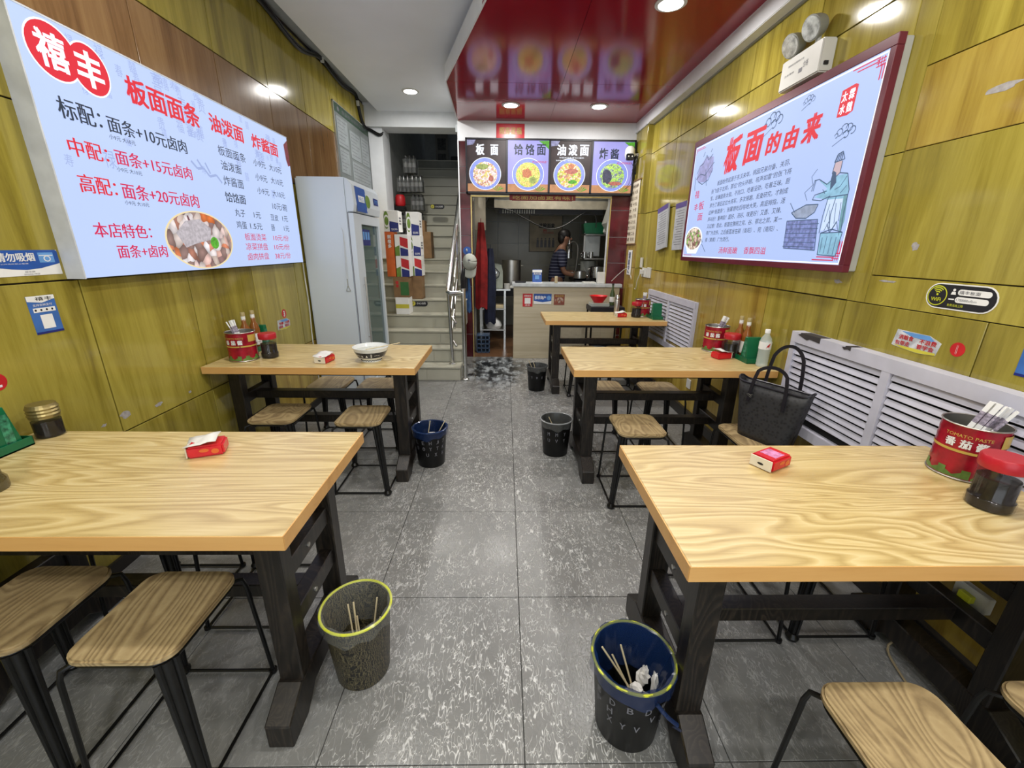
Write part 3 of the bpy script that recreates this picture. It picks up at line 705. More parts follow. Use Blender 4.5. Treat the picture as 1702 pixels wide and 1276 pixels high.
# noodle cook drawing
obj('stove_drawing', poly(mpr(.001), [(2.43, 1.57), (2.19, 1.565), (2.165, 1.42), (2.415, 1.43)]), E_BRICK, sr)
m_ = MB()
for k in range(6): stroke(mpr(.0014), [(2.425, 1.44+.022*k), (2.175, 1.435+.022*k)], .003, m_)
stroke(mpr(.0014), [(2.43, 1.57), (2.19, 1.565), (2.165, 1.42), (2.415, 1.43), (2.43, 1.57)], .004, m_)
stroke(mpr(.0014), [(2.405, 1.61), (2.30, 1.64), (2.21, 1.635), (2.225, 1.60), (2.28, 1.575), (2.36, 1.58), (2.405, 1.61)], .005, m_)
stroke(mpr(.0014), [(2.43, 1.66), (2.38, 1.61)], .004, m_)
stroke(mpr(.0014), [(2.30, 1.66), (2.33, 1.70), (2.28, 1.73), (2.30, 1.77), (2.27, 1.80)], .003, m_)
for q in ([(2.16, 1.81), (2.15, 1.84), (2.12, 1.85), (2.10, 1.815), (2.16, 1.81)], [(2.155, 1.81), (2.16, 1.765), (2.14, 1.74), (2.11, 1.76), (2.11, 1.81)],
          [(2.11, 1.76), (2.06, 1.75), (2.03, 1.68), (2.03, 1.58), (2.02, 1.50)], [(2.14, 1.74), (2.18, 1.72), (2.24, 1.75), (2.27, 1.748)], [(2.27, 1.75), (2.28, 1.70)], [(2.262, 1.75), (2.268, 1.70)],
          [(2.17, 1.69), (2.25, 1.68), (2.26, 1.66), (2.20, 1.65), (2.14, 1.665)], [(2.15, 1.66), (2.16, 1.58), (2.16, 1.50)], [(2.10, 1.66), (2.11, 1.58), (2.10, 1.52)], [(2.15, 1.66), (2.03, 1.66)],
          [(2.15, 1.50), (2.14, 1.40), (2.02, 1.395), (2.01, 1.50), (2.15, 1.50)], [(2.15, 1.50), (2.08, 1.515), (2.01, 1.50)], [(2.12, 1.54), (2.09, 1.50), (2.06, 1.55)]): stroke(mpr(.0018), q, .0045, m_)
for q in ([(3.70, 1.99), (3.66, 2.04), (3.60, 2.05), (3.56, 2.10), (3.52, 2.06), (3.46, 2.09)], [(3.70, 1.95), (3.63, 1.98), (3.55, 1.96), (3.48, 2.0), (3.42, 2.03)], [(3.66, 1.93), (3.58, 1.90), (3.48, 1.92), (3.43, 1.99)], [(3.62, 2.10), (3.60, 2.13)], [(3.50, 2.11), (3.48, 2.13)], [(3.72, 1.97), (3.71, 1.90), (3.70, 1.87)], [(3.55, 2.0), (3.52, 1.93), (3.50, 1.88)]): stroke(mpr(.0014), q, .006, m_)
stroke(mpr(.0014), [(3.44, 1.46), (3.36, 1.40)], .005, m_); stroke(mpr(.0014), [(3.46, 1.50), (3.43, 1.47)], .007, m_)
obj('line_drawing', m_, E_INKB, sr, kind='stuff')
obj('wok_drawing', poly(mpr(.0012), [(2.405, 1.61), (2.30, 1.64), (2.21, 1.635), (2.225, 1.60), (2.28, 1.575), (2.36, 1.58)]), emis('backlit grey wash', (.30, .36, .5), 1, .3, 30), sr)
m_ = MB()
for k in range(4): stroke(mpr(.002), [(2.155-.012*k, 1.812), (2.142-.008*k, 1.847)], .006, m_)
poly(mpr(.0019), [(2.155, 1.775), (2.135, 1.765), (2.12, 1.72), (2.15, 1.69), (2.16, 1.74)], m_)
for q in ([(2.06, 1.74), (2.09, 1.70), (2.12, 1.69)], [(2.05, 1.70), (2.08, 1.67)], [(2.20, 1.70), (2.18, 1.68)], [(2.13, 1.63), (2.14, 1.55)], [(2.09, 1.63), (2.075, 1.54)], [(2.06, 1.63), (2.05, 1.55)], [(2.12, 1.60), (2.10, 1.52)],
          [(2.13, 1.48), (2.125, 1.41)], [(2.10, 1.485), (2.10, 1.405)], [(2.07, 1.48), (2.07, 1.405)], [(2.04, 1.48), (2.04, 1.40)], [(2.13, 1.51), (2.11, 1.55), (2.09, 1.51)], [(2.08, 1.51), (2.06, 1.545), (2.04, 1.51)]): stroke(mpr(.002), q, .0032, m_)
obj('ink_detail', m_, E_INKB, sr, kind='stuff')
obj('apron_drawing', poly(mpr(.0011), [(2.15, 1.655), (2.045, 1.655), (2.06, 1.52), (2.155, 1.51)]), emis('backlit white wash', (.52, .64, .88)), sr)
obj('sash_drawing', poly(mpr(.0013), [(2.055, 1.66), (2.03, 1.66), (2.015, 1.55), (2.03, 1.48), (2.045, 1.55)]), emis('backlit green wash', (.16, .33, .40), 1, .3, 40), sr)
obj('robe_drawing', poly(mpr(.0012), [(2.14, 1.75), (2.06, 1.75), (2.03, 1.68), (2.03, 1.645), (2.15, 1.65), (2.25, 1.67), (2.17, 1.70), (2.24, 1.745), (2.18, 1.725)]), E_TEAL, sr)
obj('bucket_drawing', poly(mpr(.0012), [(2.15, 1.50), (2.14, 1.40), (2.02, 1.395), (2.01, 1.50)]), E_TEAL, sr)
obj('face_drawing', poly(mpr(.0012), [(2.155, 1.81), (2.16, 1.765), (2.14, 1.74), (2.11, 1.76), (2.11, 1.81)]), E_SKINP, sr)
obj('diners_drawing', poly(mpr(.0008), [(3.70, 1.95), (3.66, 2.04), (3.56, 2.09), (3.44, 2.07), (3.43, 1.97), (3.52, 1.91), (3.64, 1.92)]), emis('backlit mauve wash', (.33, .34, .62), 1, .35, 25), sr)
obj('bowl_photo', disc(mpr(.0012), 3.605, 1.50, .145, .085, 32), FOODR, sr)
obj('bowl_rim_print', disc(mpr(.0014), 3.605, 1.495, .16, .096, 32, r0=.9), E_WHITE, sr)
obj('bowl_side_print', poly(mpr(.0008), [(3.74, 1.45), (3.69, 1.385), (3.52, 1.385), (3.47, 1.45)]), E_WHITE, sr)

# ================================================================== MENU BOARDS OVER THE KITCHEN
MY = 5.47
mf = thing('menu_light_box', 'black light box with four dish photos over kitchen opening', 'sign', (.52, 5.55, 2.03))
bx = MB()
for a, b, c, d in ((-.465, 1.515, 2.59, 2.61), (-.465, 1.515, 2.02, 2.045), (-.465, -.445, 2.02, 2.61), (1.495, 1.515, 2.02, 2.61), (.003, .027, 2.03, 2.6), (.503, .527, 2.03, 2.6), (.997, 1.022, 2.03, 2.6)):
    bx.box(a-.52, b-.52, MY-.008-5.55, MY+.02-5.55, c-2.03, d-2.03)
obj('frame', bx, INK, mf, bevel=.002, seg=1)
obj('box_body', MB().box(-.985, .995, MY+.01-5.55, -.004, -.01, .58), INK, mf)
PN = [(-.445, .003, E_DARK, '板 面', E_WHITE, FOOD1), (.027, .503, E_LILAC, '饸饹面', E_INK, FOOD2), (.527, .997, E_DARK, '油泼面', E_WHITE, FOOD3), (1.022, 1.495, E_LILAC, '炸酱面', E_INK, FOOD4)]
for i, (x0, x1, bg, t, tc, fd) in enumerate(PN):
    q = onB(MY-5.55); sx = -.52; w = x1-x0
    p = obj('menu_panel', MB().box(x0+sx, x1+sx, MY-5.55-.001, MY+.004-5.55, .015, .562), bg, mf)
    def z_(o): return lambda u, v: (u+sx, MY-5.55-.001-o, v-2.03)
    obj('wood_print', rect(z_(.0005), x0, x1, 2.045, 2.13), E_WOODP, p)
    cx = x0+w*(.5 if i != 0 else .46); cz = 2.235
    if i == 2: cx = x0+w*.48
    obj('bowl_rim_print', disc(z_(.001), cx, cz, .185, .172, 40), E_BOWLR, p)
    obj('rim_line', disc(z_(.0012), cx, cz, .187, .174, 40, r0=.965), E_WHITE, p)
    obj('food_print', disc(z_(.0014), cx, cz-.005, .143, .133, 36), fd, p)
    g = MB()
    for k in range(5): a = .5+k*.45; poly(z_(.0016), [(x1-.10, 2.05), (x1-.10+.09*cos(a), 2.05+.07*sin(a)), (x1-.085+.06*cos(a+.4), 2.05+.05*sin(a+.4))], g)
    if i in (1, 3): poly(z_(.0016), [(x1-.12, 2.585), (x1-.05, 2.54), (x1, 2.50), (x1, 2.588)], g)
    obj('leaf_print', g, E_GREEN, p)
    zz = z_(.0018)
    def blob(cu, cv, ru, rv, mt, nm, sd):
        rn = random.Random(sd); obj(nm, poly(zz, [(cu+ru*rn.uniform(.75, 1.1)*cos(2*pi*k_/14), cv+rv*rn.uniform(.75, 1.1)*sin(2*pi*k_/14)) for k_ in range(14)]), mt, p)
    if i == 0: blob(cx-.03, cz+.075, .085, .035, LEAFPR, 'leaf_print', 1); blob(cx+.07, cz-.05, .03, .04, MEATPR, 'meat_print', 2)
    if i == 1: blob(cx-.01, cz+.01, .06, .055, CARPR, 'carrot_print', 3); blob(cx+.06, cz-.06, .05, .04, LEAFPR, 'leaf_print', 4)
    if i == 2: blob(cx+.02, cz+.035, .085, .032, MEATPR, 'meat_print', 5); blob(cx+.02, cz+.09, .035, .03, CARPR, 'chilli_print', 6); blob(cx+.04, cz-.075, .06, .025, E_GREEN, 'leaf_print', 7)
    if i == 3: blob(cx-.06, cz-.01, .07, .085, SAUCEPR, 'sauce_print', 8); blob(cx+.04, cz-.085, .09, .022, MEATPR, 'sausage_print', 9)
    tm = MB()
    if i == 0: text(tm, '板', z_(.002), x0+.10, x0+.20, 2.435, 2.545, .04); text(tm, '面', z_(.002), x0+.27, x0+.36, 2.435, 2.54, .04)
    elif i == 3: text(tm, '炸', z_(.002), x0+.07, x0+.17, 2.41, 2.52, .03); text(tm, '酱', z_(.002), x0+.20, x0+.30, 2.41, 2.515, .03)
    else:
        for k, ch in enumerate(t): text(tm, ch, z_(.002), x0+.07+.133*k, x0+.175+.133*k, 2.44, 2.55, .03 if i == 1 else .04)
    obj('lettering', tm, tc, p)
    if i == 2:
        tm = MB(); text(tm, '鲜香劲道爽滑可口面条', z_(.002), x0+.1, x1-.08, 2.408, 2.424, 0); text(tm, '油泼辣子香，地道西北味', z_(.002), x0+.06, x1-.16, 2.378, 2.394, 0); obj('small_lettering', tm, E_WHITE, p)
    if i in (1, 3):
        tm = MB(); text(tm, '老山西的味道！', z_(.002), x0+.28, x1-.02, 2.355, 2.38, 0, .2); obj('small_lettering', tm, E_MAG, p)
    if i in (0, 2):
        c_ = MB(); poly(z_(.0006), [(x0, 2.588), (x0+.10, 2.588), (x0+.07, 2.54), (x0, 2.53)], c_); text(c_, '禧丰', z_(.002), x0+.02, x0+.09, 2.545, 2.58, .02); obj('corner_print', c_, emis('backlit corner print %d' % i, (.30, .30, .5), 1, .5, 40), p)
# couplet above, banner below
bn = thing('lucky_banner', 'small red banner with gold characters above the dish boards', 'banner', (.055, 5.548, 2.625))
obj('cloth', MB().box(-.163, .163, -.006, 0, 0, .148), REDP, bn)
tm = MB(); text(tm, '照喜星福', onB(-.0075), -.13, .13, .04, .11, .03); obj('lettering', tm, GOLD, bn)
bn = thing('kitchen_banner', 'narrow red banner with gold lettering hung across kitchen lintel', 'banner', (.45, 5.53, 1.96))
obj('cloth', MB().box(-.40, .40, -.004, 0, .0, .062).box(-.37, .36, -.004, 0, -.006, 0), plain('dark red satin', (.22, .01, .012), .5), bn)
tm = MB(); text(tm, '吃面加卤更有味！', onB(-.0055), -.36, .37, .008, .05, .03); obj('lettering', tm, GOLD, bn)

# ================================================================== CEILING LIGHTS
dl = None
labs = {0: 'round ceiling downlight nearest the camera in red ceiling', 1: 'left of two round downlights at far end of red ceiling', 2: 'right of two round downlights at far end of red ceiling', 3: 'round downlight alone in the white ceiling'}
for i, (x, y, z) in enumerate(DOWN):
    lab = labs.get(i, 'round downlight above and behind the camera')
    if dl is None:
        dl = thing('downlight', lab, 'ceiling light', (x, y, z), group='downlights')
        obj('trim_ring', MB().lathe([(.092, 0), (.092, -.006), (.074, -.010), (.066, -.004)], cap0=True, cap1=False), PLASTW, dl, smooth=True)
        obj('lens', MB().lathe([(.066, -.006), (.0661, -.012), (.05, -.014)], n=24), E_LAMP, dl)
    else: dup(dl, (x, y, z), 0, lab)

# ================================================================== TABLES
def make_table(x0, x1, y0, wall, lab, inw=.10, ina=.12):
    """wall: -1 the wall is at x0, +1 at x1"""
    cx, cy = (x0+x1)/2, y0+.3
    t = thing('dining_table', lab, 'table', (cx, cy, 0), 0, 'five dining tables')
    w = (x1-x0)/2
    obj('tabletop', MB().box(-w, w, -.3, .3, .709, .75), TOP, t, bevel=.0015, seg=1)
    e = MB()
    e.box(-w-.002, w+.002, -.3025, -.2995, .7085, .7485); e.box(-w-.002, w+.002, .2995, .3025, .7085, .7485)
    e.box(-w-.003, -w+.0005, -.3, .3, .7085, .7485); e.box(w-.0005, w+.003, -.3, .3, .7085, .7485)
    obj('edge_band', e, EDGE, t)
    inL, inR = (inw, ina) if wall < 0 else (ina, inw)
    txs = [-w+inL, w-inR]
    for tx in txs:
        for s_ in (-1, 1):
            obj('leg', MB().box(tx-.036, tx+.036, s_*.165-.03, s_*.165+.03, .13, .709), STAINW, t, bevel=.004, seg=1)
        for z in (.47, .29):
            rl_ = obj('crossbar', MB().box(tx-.024, tx+.024, -.137, .137, z, z+.062), STAINW, t, bevel=.003, seg=1)
            b_ = MB()
            for sx in (-1, 1): b_.tube([(tx+sx*.022, -.02, z+.03), (tx+sx*.028, -.02, z+.03)], .008, 8)
            obj('bolt', b_, BRUSH, rl_)
        obj('foot', MB().prism([(-.30, 0), (-.30, .085), (-.265, .105), (-.205, .14), (.205, .14), (.265, .105), (.30, .085), (.30, 0), (.20, 0), (.13, .055), (-.13, .055), (-.20, 0)], tx-.038, tx+.038, 'YZ'), STAINW, t, bevel=.004, seg=1)
    for z in (.465, .295):
        obj('stretcher', MB().box(txs[0], txs[1], -.03, .03, z, z+.05), STAINW, t, bevel=.003, seg=1)
    obj('apron', MB().box(txs[0]+.03, txs[1]-.03, -.16, -.13, .66, .709).box(txs[0]+.03, txs[1]-.03, .13, .16, .66, .709), STAINW, t)
    return t
make_table(-1.735, -.536, .862, -1, 'oak dining table at front left, cut by the frame')
make_table(-1.735, -.521, 2.345, -1, 'oak dining table with the noodle bowl on it')
make_table(.417, 1.532, .757, 1, 'oak dining table at front right, nearest louvred cover', .068, .125)
make_table(.405, 1.592, 2.325, 1, 'middle oak table on the right, a water bottle at its wall end', .19, .125)
make_table(.396, 1.572, 4.03, 1, 'farthest oak table, standing before the kitchen counter', .17, .125)

# ================================================================== STOOLS
def make_stool(lab):
    t = thing('stool', lab, 'stool', (0, 0, 0), 0, 'wood-seated metal stools')
    w, d, rc_ = .135, .152, .05
    pts = []
    for sx, sy, a0 in ((1, 1, 0), (-1, 1, 90), (-1, -1, 180), (1, -1, 270)):
        for k in range(7):
            a = radians(a0+15*k); pts.append((sx*(w-rc_)+rc_*cos(a), sy*(d-rc_)+rc_*sin(a)))
    obj('seat', MB().prism(pts, .432, .452, 'XY'), SEAT, t, bevel=.005, seg=2)
    sm = MB(); pr = [(x*.93, y*.93) for x, y in pts]; sm.tube([(x, y, .426) for x, y in pr], .007, 6, closed=True)
    sm.box(-.10, .10, -.012, .012, .421, .432).box(-.012, .012, -.12, .12, .421, .432)
    obj('seat_frame', sm, BLACKM, t)
    for sx, sy, thick in ((1, -1, 1), (-1, 1, 1), (-1, -1, 0), (1, 1, 0)):
        a = Vector((sx*.112, sy*.13, .428)); b = Vector((sx*.155, sy*.168, .012))
        m = MB()
        if thick:
            m.tube([a, b], .0145, 10, r1=.0105); o_ = Vector((sx*.013, -sy*.013, 0)); m.tube([a+o_, b+o_*.6], .009, 8, r1=.006); m.tube([a-o_, b-o_*.6], .009, 8, r1=.006)
            m.lathe([(.022, -.006), (.024, .004), (.014, .02)], tuple(b), 12)
        else:
            m.tube([a+Vector((0, 0, -.004)), a+Vector((sx*.02, sy*.02, -.01)), a+Vector((sx*.026, sy*.024, -.04)), b], .0068, 8); m.lathe([(.013, -.006), (.013, .006)], tuple(b), 10)
        obj('leg', m, BLACKM, t, smooth=True)
    q = [(sx*.155, sy*.168, .010) for sx, sy in ((1, 1), (-1, 1), (-1, -1), (1, -1))]
    m = MB()
    for i in range(4): m.tube([q[i], q[(i+1) % 4]], .0055, 6)
    obj('floor_ring', m, BLACKM, t)
    return t
st0 = make_stool('stool in front of left front table, nearer the aisle')
st0.location = (-.955, .93, 0)
for x, y, rz, lab in [(-1.35, .955, 0, 'stool at left frame edge beside the left front table'),
    (-.985, 1.44, 0, 'stool behind left front table, nearer the aisle'), (-1.36, 1.44, 0, 'stool behind left front table, nearer the left wall'),
    (-.85, 2.375, 0, 'stool in front of the bowl table, nearer the aisle'), (-1.36, 2.40, 0, 'stool in front of the bowl table, nearer the wall'),
    (-.93, 2.97, 0, 'stool behind the bowl table, nearer the aisle'), (-1.29, 3.0, 0, 'stool behind the bowl table, nearer the fridge'),
    (.77, 2.24, pi, 'stool in front of middle right table, with empty seat'), (1.372, 2.10, pi, 'stool under the black handbag beside louvred cover'),
    (.735, 2.92, pi, 'stool behind middle right table, nearer the aisle'), (1.135, 2.90, pi, 'stool behind middle right table, nearer the wall'),
    (.865, .565, pi, 'stool at the bottom of the picture before right front table'), (1.295, .565, pi, 'stool cut by the right frame edge before right front table'),
    (.89, 1.37, pi, 'stool behind right front table, nearer the aisle'), (1.262, 1.385, pi, 'stool behind right front table, nearer the louvred cover'),
    (.80, 4.13, pi, 'stool in front of the farthest table, nearer the aisle'), (1.18, 4.13, pi, 'stool in front of the farthest table, nearer the wall')]:
    if abs(rz) > 1: o_ = dup(st0, (x, y, 0), radians(90) if False else 0, lab); o_.scale = (1, -1, 1) if False else (1, 1, 1)
    else: o_ = dup(st0, (x, y, 0), 0, lab)
    if abs(rz) > 1: o_.rotation_euler = (0, 0, 0); o_['mirrored'] = 0
# on the right-hand side the thick legs sit on the other diagonal
mir = {}
for o in list(bpy.data.objects):
    if o.name.startswith('stool') and o.parent is None and o.location.x > 0:
        for ch in o.children:
            if ch.name.startswith('leg'):
                k = ch.data.name
                if k not in mir:
                    me = ch.data.copy()
                    for v in me.vertices: v.co.x = -v.co.x
                    me.flip_normals(); mir[k] = me
                ch.data = mir[k]

# ================================================================== LOUVRED COVERS
ZB = .50
def cover(xf, y0, y1, nb, ztop, lab, flip=0):
    t = thing('louvred_radiator_cover', lab, 'radiator cover', (xf, (y0+y1)/2, 0))
    cy = (y0+y1)/2; D = RX-xf; bw = (y1-y0)/nb
    fr = MB(); fr.box(-.002, D-.002, y0-cy, y1-cy, ztop-.055, ztop); fr.box(-.002, D-.002, y0-cy, y1-cy, ZB, ZB+.05)
    for k in range(nb+1):
        yy = y0+bw*k-cy; a, b = yy-.02, yy+.02
        if k == 0: a, b = yy, yy+.035
        if k == nb: a, b = yy-.035, yy
        fr.box(-.0012, .018, a, b, ZB+.005, ztop-.01)
    fr.box(.001, D, y0-cy-.001, y0-cy+.012, ZB+.002, ztop-.001).box(.001, D, y1-cy-.012, y1-cy+.001, ZB+.002, ztop-.001)
    obj('frame', fr, RADW, t)
    obj('dark_hollow_sheet', MB().box(.03, .034, y0-cy+.01, y1-cy-.01, ZB+.02, ztop-.02), BLACKG, t)  # black sheet stands in for the shaded hollow behind the slats
    n = int((ztop-.055-ZB-.055)/.0335)
    for k in range(nb):
        a = y0+bw*k-cy+.022; b = a+bw-.044; me = None
        for i in range(n):
            z = ztop-.072-i*.0335
            if me is None:
                m = MB().box(-.0125, .0125, a, b, -.0025, .0025, Matrix.Rotation(radians(-72), 4, 'Y'))
                s_ = obj('slat', m, RADW, t, loc=(.0115, 0, z), bevel=.001, seg=1); me = s_
            else:
                c = me.copy(); COL.objects.link(c); c.parent = t; c.location = (.0115, 0, z)
    return t
c1 = cover(1.54, -.18, 2.20, 4, 1.012, 'white louvred radiator cover, chipped on top, beside right front table')
chip = MB()
for a, b, h in ((2.13, 1.99, .028), (1.83, 1.80, .018)):
    y_ = -1.01
    chip.prism([(a-1.01, -.004), (a-1.01+.02, -h*.4), ((a+b)/2-1.01+.02, -h), ((a+b)/2-1.01, -h*.7), (b-1.01, -h*.9), (b-1.01, .001), (a-1.01, .001)], -.004, .05, 'YZ')
chp = MB(); chp.add([(x, y, z+1.012) for x, y, z in chip.v], chip.f)
obj('paint_chip', chp, plain('bare dark board', (.035, .03, .03), .8), c1)
c2 = cover(1.578, 3.48, 4.68, 2, 1.0, 'smaller white louvred cover behind the farthest table')

# ================================================================== CONDIMENTS
def cyl(c, r, z0=0): return lambda u, v: (c[0]+(r)*sin(u/r), c[1]-(r)*cos(u/r), z0+v)
def make_can(lab, loc, rz=0):
    t = thing('chopstick_tin', lab, 'tin', loc, rz, 'red tins holding chopsticks'); R = .078; H = .172
    obj('body', MB().lathe([(R, .006)]+[(R-.0015*(k % 2), .02+.152*k/12) for k in range(12)]+[(R, H), (R-.002, H), (R-.002, .01)], n=40, cap1=True), REDCAN, t, smooth=True)
    obj('rim', MB().tube([((R+.0005)*cos(a*pi/20), (R+.0005)*sin(a*pi/20), H) for a in range(40)], .0022, 6, closed=True), BRUSH, t, smooth=True)
    obj('rim', MB().tube([((R+.0005)*cos(a*pi/20), (R+.0005)*sin(a*pi/20), .004) for a in range(40)], .0026, 6, closed=True), BRUSH, t, smooth=True)
    obj('inner_wall', MB().lathe([(R-.0025, .02), (R-.0025, H)], n=40, cap0=True, cap1=False), BRUSH, t, smooth=True)
    mp = cyl((0, 0), R+.0008)
    lf = MB()
    for k in range(26):
        a = k*2*pi*R/26; lf.add([mp(a, .008), mp(a+.02, .008), mp(a+.02, .026+.012*sin(k*2.1)), mp(a, .026+.012*sin(k*2.1-1.2))], [(0, 1, 2, 3)])
    obj('leaf_print', lf, LEAFG, t)
    g = MB()
    for k in range(40): a = k*2*pi*R/40; g.add([mp(a, .088), mp(a+.0125, .088), mp(a+.0125, .096), mp(a, .096)], [(0, 1, 2, 3)])
    obj('gold_band', g, GOLD, t)
    tm = MB()
    for k, ch in enumerate('番茄酱'): text(tm, ch, mp, -.085+.036*k, -.058+.036*k, .104, .130, .05)
    obj('lettering', tm, WHITEI, t)
    tm = MB(); text(tm, 'TOMATO PASTE', mp, -.09, .02, .136, .146, .01); obj('small_lettering', tm, GOLD, t)
    g = MB(); mp2 = cyl((0, 0), R+.0012)
    for k in range(4): a = .045+k*.015; g.add([mp2(a, .118), mp2(a+.015, .118), mp2(a+.015, .158), mp2(a, .158)], [(0, 1, 2, 3)])
    obj('label_patch', g, GOLD, t)
    return t
def make_sticks(cx, cy, n, lean, where):
    o0 = None
    for i in range(n):
        a = random.uniform(-.5, .5)+lean; rr_ = random.uniform(.0, .045)
        bx_ = cx-.035*cos(a); by_ = cy-.035*sin(a)+random.uniform(-.02, .02)
        if o0 is None:
            o0 = thing('wrapped_chopsticks', 'paper-wrapped chopsticks standing in the red tin '+where, 'chopsticks', (bx_, by_, .755), 0, 'wrapped chopsticks '+where)
            obj('sleeve', MB().box(-.0065, .0065, -.003, .003, 0, .245), PAPER, o0)
            obj('sleeve_print', MB().box(-.0067, .0067, -.0032, .0032, .17, .21), plain('faint sleeve print', (.30, .26, .32), .7, var=.5, scale=160), o0)
            o = o0
        else: o = dup(o0, (bx_, by_, .755), 0)
        tilt = radians(random.uniform(16, 25)); o.rotation_euler = (Matrix.Rotation(a, 4, 'Z') @ Matrix.Rotation(tilt, 4, 'Y') @ Matrix.Rotation(random.uniform(0, 3), 4, 'Z')).to_euler()
can0 = make_can('red tomato tin of chopsticks on the right front table', (1.455, 1.17, .7505), radians(-30))
dup(can0, (-1.59, 2.52, .7505), radians(25), 'red tomato tin of chopsticks on the bowl table')
dup(can0, (1.46, 2.84, .7505), radians(-20), 'red tomato tin on middle right table, behind the sauce jar')
dup(can0, (1.43, 4.38, .7505), radians(0), 'red tomato tin of chopsticks on the farthest table')
make_sticks(1.45, 1.175, 9, radians(-20), 'on the right front table')
make_sticks(-1.59, 2.52, 8, radians(170), 'on the bowl table')
make_sticks(1.46, 2.84, 8, radians(-15), 'on the middle right table')
make_sticks(1.43, 4.38, 6, radians(60), 'on the farthest table')
def make_jar(lab, loc, lid=REDLID, lvl=.09):
    t = thing('sauce_jar', lab, 'jar', loc, 0, 'sauce jars')
    obj('sauce', MB().lathe([(.046, .004), (.048, .03), (.0435, .036), (.0435, lvl)], n=28), SAUCE, t, smooth=True)
    obj('glass_body', MB().lathe([(.047, 0), (.0505, .006), (.0505, .028), (.0455, .038), (.0455, .118), (.042, .126)], n=28, cap1=False), GLASS, t, smooth=True)
    obj('lid', MB().lathe([(.049, .118), (.0505, .122), (.0505, .148), (.047, .153), (.0, .1531)], n=36, cap1=False), lid, t, smooth=True)
    obj('handle', MB().tube([(-.045, -.0, .10), (-.062, -.01, .098), (-.062, -.01, .05), (-.046, -.0, .045)], .0035, 6), GLASS, t, smooth=True)
    return t
j0 = make_jar('soy sauce jar with red lid on the right front table', (1.343, .985, .7505))
dup(j0, (-1.462, 2.575, .7505), 0, 'half-full soy sauce jar with red lid on the bowl table')
dup(j0, (1.478, 2.665, .7505), 0, 'red-lidded sauce jar on middle right table, beside the tin')
dup(j0, (1.345, 4.30, .7505), 0, 'small dark sauce jar with red lid on the farthest table')
GOLDL = plain('brass coloured lid', (.30, .24, .10), .3, .7)
jj = thing('spice_jar', 'ribbed-lid jar of dark sauce behind green holder, left front table', 'jar', (-1.655, 1.43, .7505))
obj('sauce', MB().lathe([(.039, .004), (.04, .06)], n=24), SAUCE, jj, smooth=True)
obj('glass_body', MB().lathe([(.042, 0), (.044, .006), (.040, .012), (.040, .085)], n=24, cap1=False), GLASS, jj, smooth=True)
obj('lid', MB().lathe([(.041, .072)]+[(.041+.003*(k % 2), .078+.006*k) for k in range(7)]+[(.038, .122)], n=28), GOLDL, jj, smooth=False)
jj = thing('vinegar_jar', 'open dark vinegar jar at left frame edge, left front table', 'jar', (-1.462, 1.055, .7505))
obj('sauce', MB().lathe([(.046, .004), (.047, .03)], n=24), SAUCE, jj, smooth=True)
obj('glass_body', MB().lathe([(.049, 0), (.051, .006), (.051, .03), (.043, .042), (.036, .10), (.038, .104)], n=24, cap1=False), glass('smoky glass', (.10, .08, .03), .05, .75), jj, smooth=True)
def make_tissue(lab, loc, rz, tilt=0, red=True):
    t = thing('tissue_pack', lab, 'tissue pack', loc, rz, 'tissue packs')
    obj('wrapper', MB().box(-.049, .055, -.038, .038, 0, .04), REDP, t, bevel=.006, seg=2)
    obj('white_end', MB().box(-.0525, -.0485, -.035, .035, .002, .038), CREAMP, t, bevel=.001, seg=1)
    tu = MB(); tu.sheet([[(x*.02, (y-2)*.014, .0405+.012*sin(x*1.2+.3)*(1-abs(y-2)/3)+.002*((x*7+y*3) % 3)) for y in range(5)] for x in range(-2, 3)])
    obj('tissue', tu, TISSUE, t, smooth=True, solid=.001)
    obj('window_print', MB().box(-.02, .03, -.026, .026, .0392, .0404), plain('pink lilac print', (.62, .22, .42), .35, var=.5, scale=60) if 'pink lilac print' not in MATS else MATS['pink lilac print'], t)
    pr = MB(); disc(onB(-.0385), .03, .018, .011, .009, 16, mb=pr); disc(onB(-.0385), .0, .024, .014, .006, 16, mb=pr); obj('side_print', pr, ORANGEP, t)
    obj('end_print', disc(lambda u, v: (-.0532, u, v), .0, .018, .010, .004, 16), INK, t)
    return t
t0 = make_tissue('red tissue pack with pink window on right front table', (.868, 1.215, .7505), radians(28))
for ch in t0.children:
    if ch.name.startswith('tissue'): ch.location = (0, 0, -.02)
t1 = make_tissue('red tissue pack with raised white tissue on left front table', (-.999, 1.295, .7505), radians(22))
for ch in list(t1.children):
    if ch.name.startswith('window_print'): bpy.data.objects.remove(ch)
    elif ch.name.startswith('tissue'): ch.scale = (1.15, 1.5, 1.3); ch.location = (-.008, 0, -.006)
dup(t1, (-1.085, 2.475, .7505), radians(80), 'half-used tissue pack beside the noodle bowl')
dup(t1, (1.405, 2.625, .7505), radians(195), 'red tissue pack before the sauce jar on middle right table')
dup(t1, (1.19, 4.31, .7505), radians(10), 'small red tissue pack on the farthest table')
